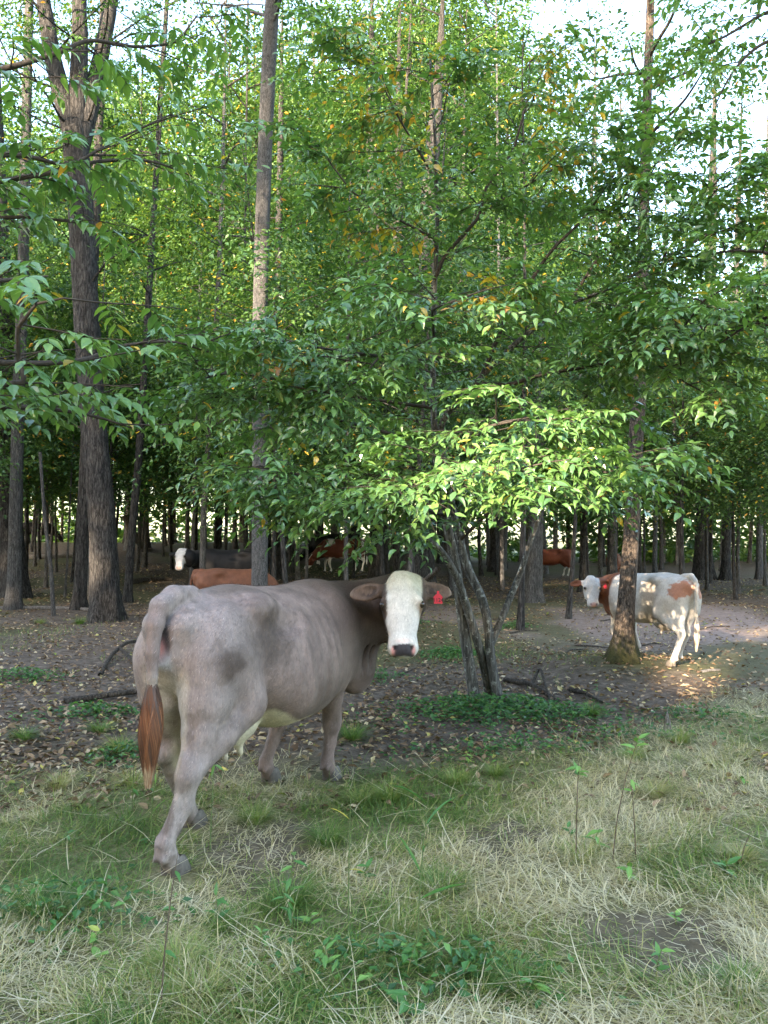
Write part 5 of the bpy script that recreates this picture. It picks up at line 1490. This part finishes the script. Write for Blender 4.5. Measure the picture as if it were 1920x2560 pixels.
def blades(root, az, L, lean, curl, width, hue, K=4):
    """curved grass blades: lean = angle from upright at the foot, curl = how much further it bends"""
    n = len(L)
    P = np.zeros((n, K + 1, 3)); P[:, 0] = root
    side = np.random.default_rng(n).normal(0, .75, n)
    for i in range(K):
        a = lean + curl * (i + .5) / K; z_ = az + side * i / K
        st = (L / K)[:, None] * np.stack([np.cos(z_) * np.sin(a), np.sin(z_) * np.sin(a), np.cos(a)], 1)
        P[:, i + 1] = P[:, i] + st
    g = root[:, 2]
    P[..., 2] = np.maximum(P[..., 2], g[:, None] + .004 + .010 * np.linspace(0, 1, K + 1)[None])
    sd = np.stack([-np.sin(az), np.cos(az), 0 * az], 1)[:, None]
    w = (width[:, None] * np.array([.8, 1.0, .85, .55, .06][:K + 1] if K == 4 else np.linspace(1, .06, K + 1))[None])[..., None] * .5
    V = np.stack([P - sd * w, P + sd * w], 2).reshape(-1, 3)
    b = (np.arange(n) * (K + 1) * 2)[:, None] + np.arange(K)[None] * 2
    F = np.stack([b, b + 1, b + 3, b + 2], -1).reshape(-1, 4)
    return V, F, np.repeat(hue, (K + 1) * 2)

def in_view_xy(rg, n, y0, y1, pw=1.0, margin=160):
    y = y0 + (y1 - y0) * rg.random(n) ** pw
    u = rg.uniform(-margin, 1920 + margin, n)
    return (u - 960) / FPX * y, y

def wide_noise(x, y, s, seed, o=3):
    return fbm(np.stack([x * s, y * s, 0 * x], 1), seed, o)

HOOVES = [(HO + c[-1][0] * HH + c[-1][1] * HL) for c in legs]
def clear_of_hooves(x, y):
    k = np.ones(len(x), bool)
    for h in HOOVES: k &= np.hypot(x - h[0], y - h[1] + .04) > .13
    return k

def build_grass():
    rg = np.random.default_rng(31)
    VV, FF, HH_, off = [], [], [], 0
    def push(V, F, h):
        nonlocal off
        VV.append(V); FF.append(F + off); HH_.append(h); off += len(V)
    # matted, mostly lying straw and green
    n = 180000
    x, y = in_view_xy(rg, n, 2.2, 8.2, 1.25)
    k = (rg.random(n) < grass_mask(x, y) * (.40 + .60 * sstep(.38, .55, wide_noise(x, y, 2.6, 71)))) & clear_of_hooves(x, y); x, y = x[k], y[k]; n = len(x)
    green = wide_noise(x, y, 1.3, 72, 4)
    h = np.clip(.93 - .70 * sstep(.36, .68, green - .05 * sstep(-1, 2, x) + rg.normal(0, .07, n)) + rg.normal(0, .12, n), .05, 1)
    az = 6.28 * wide_noise(x, y, 1.4, 73) * 1.5 + rg.normal(0, 1.5, n)
    root = np.stack([x, y, hgt(x, y) - .004 + rg.uniform(0, .018, n)], 1)
    V, F, hh = blades(root, az, rg.uniform(.04, .14, n), np.abs(rg.normal(1.2, .35, n)), rg.normal(.4, .4, n), rg.uniform(.0018, .0052, n), h); push(V, F, hh)
    # finer upright green
    n = 30000
    x, y = in_view_xy(rg, n, 2.2, 9.5, 1.2)
    m = grass_mask(x, y) * sstep(.40, .58, wide_noise(x, y, 1.3, 72, 4)) + .10 * sstep(.52, .62, wide_noise(x, y, .9, 75)) * sstep(9.5, 6, y)
    k = (rg.random(n) < m) & clear_of_hooves(x, y); x, y = x[k], y[k]; n = len(x)
    az = 6.28 * wide_noise(x, y, 1.1, 74) * 1.5 + rg.normal(0, 1.3, n)
    root = np.stack([x, y, hgt(x, y) - .004], 1)
    V, F, hh = blades(root, az, rg.uniform(.04, .12, n), np.abs(rg.normal(.6, .35, n)), np.abs(rg.normal(1.1, .45, n)), rg.uniform(.0016, .0036, n), np.clip(rg.normal(.36, .14, n), .02, .9)); push(V, F, hh)
    # long loose straws lying across it all
    n = 1500
    x, y = in_view_xy(rg, n, 2.2, 7.5, 1.2)
    k = rg.random(n) < grass_mask(x, y); x, y = x[k], y[k]; n = len(x)
    root = np.stack([x, y, hgt(x, y) + rg.uniform(.01, .05, n)], 1)
    V, F, hh = blades(root, rg.uniform(0, 6.28, n), rg.uniform(.16, .42, n), np.abs(rg.normal(1.40, .16, n)), rg.normal(.12, .2, n), rg.uniform(.0026, .0055, n), np.clip(rg.normal(.84, .14, n), .3, 1)); push(V, F, hh)
    # sparse thin grass on the forest floor
    n = 16000
    x, y = in_view_xy(rg, n, 5, 17, 1.1)
    k = rg.random(n) < sstep(.50, .62, wide_noise(x, y, .7, 76, 4)) * (1 - track_mask(x, y)) ; x, y = x[k], y[k]; n = len(x)
    root = np.stack([x, y, hgt(x, y) - .004], 1)
    V, F, hh = blades(root, rg.uniform(0, 6.28, n), rg.uniform(.05, .16, n), np.abs(rg.normal(.5, .3, n)), np.abs(rg.normal(.9, .4, n)), rg.uniform(.003, .006, n), np.clip(rg.normal(.40, .14, n), .02, .9)); push(V, F, hh)
    me = mk_mesh('grass', np.concatenate(VV), [np.concatenate(FF)], MAT_GRASS, attrs={'hue': np.concatenate(HH_)})
    tag(obj('grass', me), 'matted straw-coloured and green grass of the clearing edge', 'grass', kind='stuff')
build_grass()

# tussocks that stand out
def tuft_mesh(seed, n, L, hue, spread=.05, droop=1.2):
    rg = np.random.default_rng(seed)
    a = rg.uniform(0, 6.28, n); r = spread * np.sqrt(rg.random(n))
    root = np.stack([np.cos(a) * r, np.sin(a) * r, 0 * a - .01], 1)
    V, F, h = blades(root, a + rg.normal(0, .5, n), rg.uniform(.55, 1.1, n) * L, np.abs(rg.normal(.45, .28, n)), np.abs(rg.normal(droop, .35, n)), rg.uniform(.0016, .0034, n), np.clip(rg.normal(hue, .12, n), .02, 1))
    return mk_mesh('tuft', V, [F], MAT_GRASS, attrs={'hue': h})
TUFTS = {'lush green': [tuft_mesh(1, 420, .26, .26), tuft_mesh(2, 360, .22, .32)], 'yellow-green': [tuft_mesh(3, 420, .26, .50), tuft_mesh(4, 380, .22, .46)], 'straw-tipped': [tuft_mesh(5, 360, .24, .66), tuft_mesh(6, 320, .2, .60)]}
spots = [(820, 2115, 'lush green', 'ahead of the cow hind foot'), (975, 2000, 'yellow-green', 'in front of the cow fore foot'), (900, 2010, 'yellow-green', 'between the fore foot and the hind foot'), (560, 2330, 'lush green', 'below the cow tail end'), (440, 2430, 'yellow-green', 'near the bare dirt patch'),
         (500, 2500, 'straw-tipped', 'at the rim of the bare dirt patch'), (880, 1850, 'lush green', 'just past the cow fore leg'), (1140, 1960, 'yellow-green', 'by the low ivy patch'), (60, 1850, 'lush green', 'on the dark dirt far from the cow tail'), (250, 1830, 'lush green', 'beside the lying log'),
         (300, 1880, 'yellow-green', 'right behind the cow tail'), (150, 1970, 'straw-tipped', 'on the trampled edge'), (330, 1965, 'straw-tipped', 'under the cow tail tip'), (1240, 1940, 'yellow-green', 'near the leafy seedlings'), (1640, 1990, 'straw-tipped', 'near the pale stake'),
         (1100, 2230, 'lush green', 'beside the tall green stem'), (1010, 2330, 'straw-tipped', 'where the straw lies thickest'), (1450, 2150, 'straw-tipped', 'around the seedling stems'), (1300, 2480, 'lush green', 'in the pale straw'), (1850, 2480, 'lush green', 'under the boughs by the path'),
         (1700, 1860, 'yellow-green', 'past the pale stake'), (1480, 1790, 'lush green', 'near the fallen branches'), (520, 1560, 'yellow-green', 'at the foot of the forked trunk'), (100, 1560, 'yellow-green', 'along the grey log'), (200, 1560, 'lush green', 'by the thin leaning sapling'),
         (640, 2060, 'yellow-green', 'between the cow feet'), (720, 2270, 'lush green', 'in the middle of the clearing edge'), (100, 2300, 'lush green', 'among the clover'), (1580, 1900, 'yellow-green', 'short of the pale stake'), (1850, 2150, 'straw-tipped', 'by the dark twig')]
rgt = np.random.default_rng(9)
for u, v, kind, where in spots:
    p = on_ground(u, v)
    o = obj('grass_tuft', TUFTS[kind][int(rgt.integers(2))], loc=p)
    o.rotation_euler = (0, 0, rgt.uniform(0, 6.28)); s = rgt.uniform(.6, .95); o.scale = (s * 1.15, s * 1.15, s * rgt.uniform(.75, 1))
    tag(o, f'{kind} grass tuft {where}', 'grass tuft', 'grass tufts')

# fallen leaves
MAT_LITTER = leaf_mat('fallen_leaves', [(0.0, (0.055, 0.036, 0.024)), (0.3, (0.14, 0.090, 0.056)), (0.55, (0.28, 0.20, 0.125)), (0.75, (0.45, 0.37, 0.25)), (0.88, (0.50, 0.43, 0.12)), (1.0, (0.16, 0.20, 0.05))], transl=.12, rough=.7, spec=.2)
def litter():
    rg = np.random.default_rng(55)
    n = 56000
    y = 4.6 + 27 * rg.random(n) ** 1.5; u = rg.uniform(-150, 2070, n); x = (u - 960) / FPX * y
    k = rg.random(n) < (1 - .90 * grass_mask(x, y)) * (.35 + .65 * sstep(.35, .6, wide_noise(x, y, 1.1, 81))) * (1 - .55 * track_mask(x, y)); x, y = x[k], y[k]; n = len(x)
    a = rg.uniform(0, 6.28, n); el = rg.normal(0, .35, n)
    D = np.stack([np.cos(a) * np.cos(el), np.sin(a) * np.cos(el), np.sin(el)], 1)
    Nm = np.stack([rg.normal(0, .45, n), rg.normal(0, .45, n), np.ones(n)], 1)
    sz = rg.uniform(.03, .085, n) * (1 + .3 * sstep(10, 25, y))
    h = np.clip(rg.beta(1.6, 2.0, n) * .85, 0, .86); g = rg.random(n) < .035; h[g] = rg.uniform(.86, 1, g.sum())
    P = np.stack([x, y, hgt(x, y) + rg.uniform(.006, .022, n)], 1)
    d = sz / y * ((u[k] > 0) & (u[k] < 1920)); idx = np.argsort(-d)[:300]
    rest = np.ones(n, bool); rest[idx] = False
    o = obj('leaf_litter', leaves_mesh('leaf_litter', (P[rest], D[rest], Nm[rest], sz[rest], h[rest]), MAT_LITTER)); tag(o, 'brown and yellow fallen leaves strewn over the dirt', 'leaves', kind='stuff')
    lv, lt = leaf_shape(True)
    lv = lv.copy(); lv[:, 2] += .22 * np.abs(lv[:, 1]) * 2
    hs = np.array([.15, .35, .55, .72, .88, .97]); kinds = [mk_mesh('leaf', lv, [lt], MAT_LITTER, smooth=False, attrs={'hue': np.full(len(lv), q)}) for q in hs]
    Df, Sf, Nf = leaf_frames(D[idx], Nm[idx])
    for j, i in enumerate(idx):
        o = bpy.data.objects.new('leaf', kinds[int(np.argmin(np.abs(hs - h[i])))]); COL.objects.link(o); o.parent = GROUND
        m = Matrix.Identity(4)
        for a_ in range(3):
            m[a_][0] = Df[j][a_] * sz[i]; m[a_][1] = Sf[j][a_] * sz[i]; m[a_][2] = Nf[j][a_] * sz[i]; m[a_][3] = P[i][a_]
        o.matrix_local = m
litter()

# fallen branches and logs
MAT_DEAD = bark_mat('dead_wood', (0.035, 0.028, 0.023), (0.15, 0.125, 0.10), scale=30)
MAT_BLEACHED = bark_mat('bleached_wood', (0.16, 0.14, 0.12), (0.48, 0.44, 0.40), scale=40)
def fallen(name, label, pts, r0, r1, mat=None, sides=10, lift=None, forks=(), group='fallen wood'):
    """pts: (u, v, height above ground) in photo pixels"""
    P = np.array([on_ground(u, v) + np.array([0, 0, h]) for u, v, h in pts])
    base = P[0].copy()
    V, F = tube(P - base, np.linspace(r0, r1, len(P)), sides, ridge=.14, seed=int(r0 * 999), step=.06)
    t = thing(name, label, 'branch' if 'log' not in name else 'log', loc=base, group=group)
    obj('shaft', mk_mesh('shaft', V, [F], mat or MAT_DEAD), t)
    for f in forks:
        Q = np.array([on_ground(u, v) + np.array([0, 0, h]) for u, v, h in f])
        V, F = tube(Q - base, np.linspace(r1 * 1.2, r1 * .6, len(Q)), 7, ridge=.1, step=.06)
        obj('fork', mk_mesh('fork', V, [F], mat or MAT_DEAD), t)
    return t
fallen('fallen_branch', 'arched fallen branch on the dirt just past the cow rump', [(250, 1690, .01), (280, 1650, .08), (320, 1625, .13), (400, 1615, .06)], .028, .022, forks=[[(300, 1640, .10), (330, 1660, .05), (375, 1700, .02)]])
fallen('fallen_log', 'straight dark log lying on the dirt behind the cow tail', [(160, 1760, .02), (260, 1750, .04), (385, 1735, .05)], .032, .028)
fallen('fallen_log', 'thin grey log lying in grass at the foot of the thin leaning sapling', [(-40, 1523, .02), (120, 1522, .03), (225, 1527, .03)], .045, .035, MAT_BLEACHED)
fallen('fallen_branch', 'crooked dead branch lying by the lichen-spotted branching tree', [(1262, 1705, .02), (1330, 1722, .05), (1395, 1760, .02)], .030, .016, forks=[[(1330, 1722, .04), (1350, 1700, .16), (1375, 1760, .03)]])
fallen('fallen_branch', 'short dark branch lying between the ivy patch and the ridged tree', [(1425, 1730, .02), (1460, 1742, .04), (1505, 1762, .02)], .026, .014)
fallen('fallen_branch', 'thin twig lying past the ivy patch', [(1310, 1772, .02), (1360, 1783, .02), (1400, 1790, .01)], .014, .008)
fallen('fallen_log', 'long pale log lying in the wood before the far black cow', [(-60, 1400, .06), (120, 1396, .07), (215, 1392, .06)], .13, .09, MAT_BLEACHED)
fallen('fallen_log', 'mossy low log lying behind the white-faced black cow', [(320, 1462, .05), (360, 1455, .08), (430, 1452, .05)], .09, .06)
fallen('fallen_branch', 'jumble of a dead branch on the ground near the brown and white cow', [(880, 1445, .05), (930, 1440, .12), (985, 1432, .05)], .04, .02)
fallen('fallen_branch', 'curved dead stick beside the mossy foot of the ridged tree', [(1400, 1640, .01), (1430, 1628, .03), (1470, 1626, .01)], .014, .008)
fallen('fallen_branch', 'pale reddish stick on the ground behind the white and red cow hoof', [(1752, 1682, .01), (1775, 1680, .02), (1800, 1678, .01)], .020, .012, MAT_BLEACHED)
fallen('fallen_branch', 'thin branch lying below the white muzzle of the cow', [(1000, 1690, .01), (1060, 1668, .03), (1130, 1655, .01)], .010, .006)
rs = np.random.default_rng(66)
for k in range(16):
    u, v = rs.uniform(60, 1880), rs.uniform(1480, 1620)
    if 350 < u < 1000: continue
    a = rs.uniform(-40, 40); ln = rs.uniform(40, 110)
    lm = min(LAND, key=lambda q: abs(q[0] - u))[1]
    fallen('fallen_twig', f'{"short" if ln < 75 else "long"} dry twig on the leaf litter in front of {lm}', [(u, v, .01), (u + ln / 2, v + a * .2, .03), (u + ln, v + a * .3, .01)], .013, .007, sides=6, group='twigs on the leaf litter')

# dead leaning wood behind the cow head and by the forked trunk
def stick(name, label, P, r0, r1, mat, cat_='branch', sides=10):
    P = np.array(P); base = P[0].copy()
    V, F = tube(P - base, np.linspace(r0, r1, len(P)), sides, ridge=.12, step=.05, seed=5)
    return tag(obj(name, mk_mesh(name, V, [F], mat), loc=base), label, cat_)
stick('broken_branch', 'broken pale-ended branch propped up behind the ear of the grey-brown cow', [on_ground(1000, 1545), at_y(1046, 1466, 9.6), at_y(1098, 1420, 9.7)], .045, .034, MAT_DEAD)
stick('dead_sapling', 'thin leaning bare sapling beside the thin grey log', [on_ground(134, 1540), at_y(128, 1430, on_ground(134, 1540)[1]), at_y(112, 1300, on_ground(134, 1540)[1]), at_y(100, 1130, on_ground(134, 1540)[1])], .045, .03, BARK_GREY, 'tree')
q4 = on_ground(221, 1512)[1] - .2
stick('bleached_slab', 'bleached upright stem touching the scarred foot of the forked trunk', [on_ground(222, 1512), at_y(222, 1430, q4), at_y(226, 1330, q4)], .05, .03, MAT_BLEACHED, 'branch')
stick('dead_pole', 'second thin grey stem before the foot of the forked trunk', [on_ground(246, 1522), at_y(246, 1450, q4 - .3), at_y(244, 1360, q4 - .3)], .038, .026, BARK_GREY, 'branch')
stick('dead_leaning_log', 'bleached dead log leaning in the wood between the forked trunk and the black cow', [on_ground(360, 1372), at_y(335, 1340, 30), at_y(312, 1290, 30)], .16, .13, MAT_BLEACHED, 'log')
def stake():
    b = on_ground(1668, 1838)
    t = thing('broken_stake', 'short splintered pale stake of dead wood sticking up from the grass', 'stake', loc=b)
    for dx, h, r in ((0, .20, .020), (.018, .13, .016), (-.016, .10, .014)):
        V, F = tube([[dx, 0, -.05], [dx * 1.1, 0, h * .6], [dx * 1.4 + .004, 0, h]], [r, r * .9, .003], 7, ridge=.3, step=.02, seed=int(h * 100))
        obj('splinter', mk_mesh('splinter', V, [F], MAT_BLEACHED), t)
stake()

# weeds with stems and leaves
MAT_WEED = leaf_mat('weed_leaves', [(0.0, (0.03, 0.09, 0.025)), (0.5, (0.075, 0.19, 0.045)), (0.8, (0.20, 0.36, 0.08)), (1.0, (0.45, 0.40, 0.08))], transl=.3, rough=.45, spec=.4)
MAT_STEM = plain_mat('weed_stem', (0.10, 0.14, 0.045), .7, .3, .3, 30)
MAT_DRYSTEM = plain_mat('dry_stem', (0.10, 0.075, 0.05), .8, .2, .3, 30)
def weed(name, label, u, v, h, lean, nleaf, lsize, hue, seed, dry=False, slim=.8, top_only=False, droop=-.4, group=None, cat_='plant'):
    rg = np.random.default_rng(seed)
    b = on_ground(u, v)
    t = thing(name, label, cat_, loc=b, group=group)
    P = np.array([[0, 0, -.02], [lean[0] * .2, lean[1] * .2, h * .35], [lean[0] * .55, lean[1] * .55, h * .7], [lean[0], lean[1], h]])
    V, F = tube(P, [.0035, .0030, .0024, .0012], 5, step=.03)
    obj('stem', mk_mesh('stem', V, [F], MAT_DRYSTEM if dry else MAT_STEM), t)
    seg = np.linspace(0, 1, 4)
    lv, lt = leaf_shape(True)
    me = [mk_mesh('leaf', lv, [lt], MAT_WEED, smooth=False, attrs={'hue': np.full(len(lv), q)}) for q in (max(0, hue - .12), hue, min(1, hue + .12))]
    for i in range(nleaf):
        tt = rg.uniform(.82, 1) if top_only else .25 + .75 * (i + .5) / nleaf
        p = np.array([np.interp(tt, seg, P[:, k]) for k in range(3)])
        a = 2.4 * i + rg.normal(0, .4); el = droop + rg.normal(0, .3)
        D = np.array([[math.cos(a) * math.cos(el), math.sin(a) * math.cos(el), math.sin(el)]]); Nm = np.array([[rg.normal(0, .2), rg.normal(-.2, .2), 1.0]])
        Df, Sf, Nf = leaf_frames(D, Nm); s = lsize * rg.uniform(.75, 1.15)
        o = bpy.data.objects.new('leaf', me[int(rg.integers(3))]); COL.objects.link(o); o.parent = t
        m = Matrix.Identity(4)
        for k in range(3):
            m[k][0] = Df[0][k] * s; m[k][1] = Sf[0][k] * s * slim; m[k][2] = Nf[0][k] * s; m[k][3] = p[k]
        o.matrix_local = m
    return t
weed('nodding_weed', 'thin stem with three nodding narrow leaves ahead of the cow hind foot', 525, 2130, .46, (.02, 0), 4, .085, .72, 1, slim=.5, droop=-1.0, top_only=True)
weed('tall_grass_stem', 'tall thick green grass stem with long blades standing clear of the straw', 1042, 2390, .62, (.05, .02), 5, .20, .35, 2, droop=.5, slim=.16)
weed('seedling', 'dry-stemmed seedling with pale green leaves before the ivy patch', 1440, 2150, .50, (.02, .0), 6, .070, .62, 3, dry=True, top_only=True, droop=.0)
weed('seedling', 'leaning dry-stemmed seedling with bright leaves beside a straighter one', 1530, 2160, .62, (.14, .0), 7, .075, .64, 4, dry=True, top_only=True, droop=.0)
weed('seedling', 'dark-stemmed seedling with a yellowing leaf among seedlings', 1590, 2150, .40, (-.02, .0), 4, .06, .75, 5, dry=True, top_only=True)
weed('leafy_weed', 'broad drooping leafy weed below the cow belly in the grass', 720, 2270, .24, (.03, 0), 7, .075, .5, 6)
weed('leafy_weed', 'spreading blue-green weed with long leaves on the straw', 735, 2330, .16, (-.05, 0), 6, .09, .3, 7, slim=.4)
weed('clover_sprig', 'sprig of round pale leaves low in the matted grass', 225, 2395, .10, (.04, 0), 5, .075, .8, 8, droop=.05)
weed('dark_stem', 'tall dark dead stem rising out of the grass near the dirt patch', 400, 2540, .50, (.03, .1), 3, .05, .3, 9, dry=True)
weed('dark_stem', 'thin dark dead stem beside the cow tail', 330, 2040, .34, (.01, 0), 2, .06, .5, 10)
weed('dark_stem', 'bent dark twig standing in the pale straw', 1850, 2170, .16, (.05, 0), 1, .03, .3, 11, dry=True)
weed('tall_grass_stem', 'pale green thin stem standing by the cow tail tip', 375, 2115, .42, (.03, 0), 3, .14, .65, 12, droop=.5, slim=.15)
weed('tall_grass_stem', 'thin straw stem standing in the middle of the grass', 870, 2330, .55, (.01, 0), 2, .12, .9, 13, droop=.6, slim=.12)
weed('broad_leaf_weed', 'single broad green leaf weed low in the grass', 1010, 2545, .08, (.02, 0), 5, .10, .55, 14, droop=.05)
weed('leafy_weed', 'small bright seedling in the dirt under the cow belly', 705, 1790, .12, (0, 0), 5, .08, .7, 15, droop=0)
rw = np.random.default_rng(21)
for k in range(34):
    u, v = rw.uniform(30, 1890), rw.uniform(1560, 2500)
    if 350 < u < 1000 and v < 2100: continue
    lm = 'in the open straw' if v > 2150 else 'on the clearing edge' if v > 1850 else 'on the forest floor before ' + min(LAND, key=lambda q: abs(q[0] - u))[1]
    weed('small_weed', f'{"tiny" if k % 3 == 0 else "low"} green broad-leaved weed {lm}', u, v, rw.uniform(.04, .14), (rw.normal(0, .02), 0), int(rw.integers(4, 8)), rw.uniform(.04, .075), rw.uniform(.35, .8), 100 + k, droop=rw.uniform(-.2, .4), group='small weeds in the grass')

def ground_ivy():
    """low creeping patches: under the branching tree and on the forest floor"""
    rg = np.random.default_rng(91)
    Ls = []
    for (u, v, ru, ry, n, s) in [(1240, 1775, 1.0, .5, 1300, .06), (1170, 1800, .7, .5, 500, .055), (1130, 1640, .5, .5, 700, .06), (1400, 1800, .5, .3, 350, .05), (930, 1700, .4, .3, 300, .05), (1290, 1570, .35, .3, 260, .06), (60, 1700, .5, .4, 350, .06), (1000, 1560, .6, .5, 500, .07),
                                 (240, 1790, .5, .3, 350, .06), (300, 1900, .3, .2, 250, .05), (1560, 1850, .8, .3, 300, .05), (1250, 1880, .9, .25, 400, .05), (150, 2300, .6, .3, 300, .05), (1050, 2450, .6, .25, 300, .05), (1750, 1800, .6, .4, 300, .05)]:
        c = on_ground(u, v); x = c[0] + rg.normal(0, ru * .5, n); y = c[1] + rg.normal(0, ry * .5, n); top = np.exp(-(((x - c[0]) / ru) ** 2 + ((y - c[1]) / ry) ** 2) * 1.5)
        z = hgt(x, y) + .01 + rg.random(n) * .14 * top
        a = rg.uniform(0, 6.28, n)
        Ls.append((np.stack([x, y, z], 1), np.stack([np.cos(a), np.sin(a), rg.normal(-.1, .3, n)], 1), np.stack([rg.normal(0, .35, n), rg.normal(-.1, .35, n), np.ones(n)], 1), rg.uniform(.6, 1.2, n) * s, np.clip(rg.normal(.26, .20, n), 0, .9)))
    tag(obj('ground_ivy', leaves_mesh('ground_ivy', cat(Ls), MAT_WEED, near=False)), 'low creeping green leaves under the branching tree and over the dirt', 'ground cover', kind='stuff')
ground_ivy()
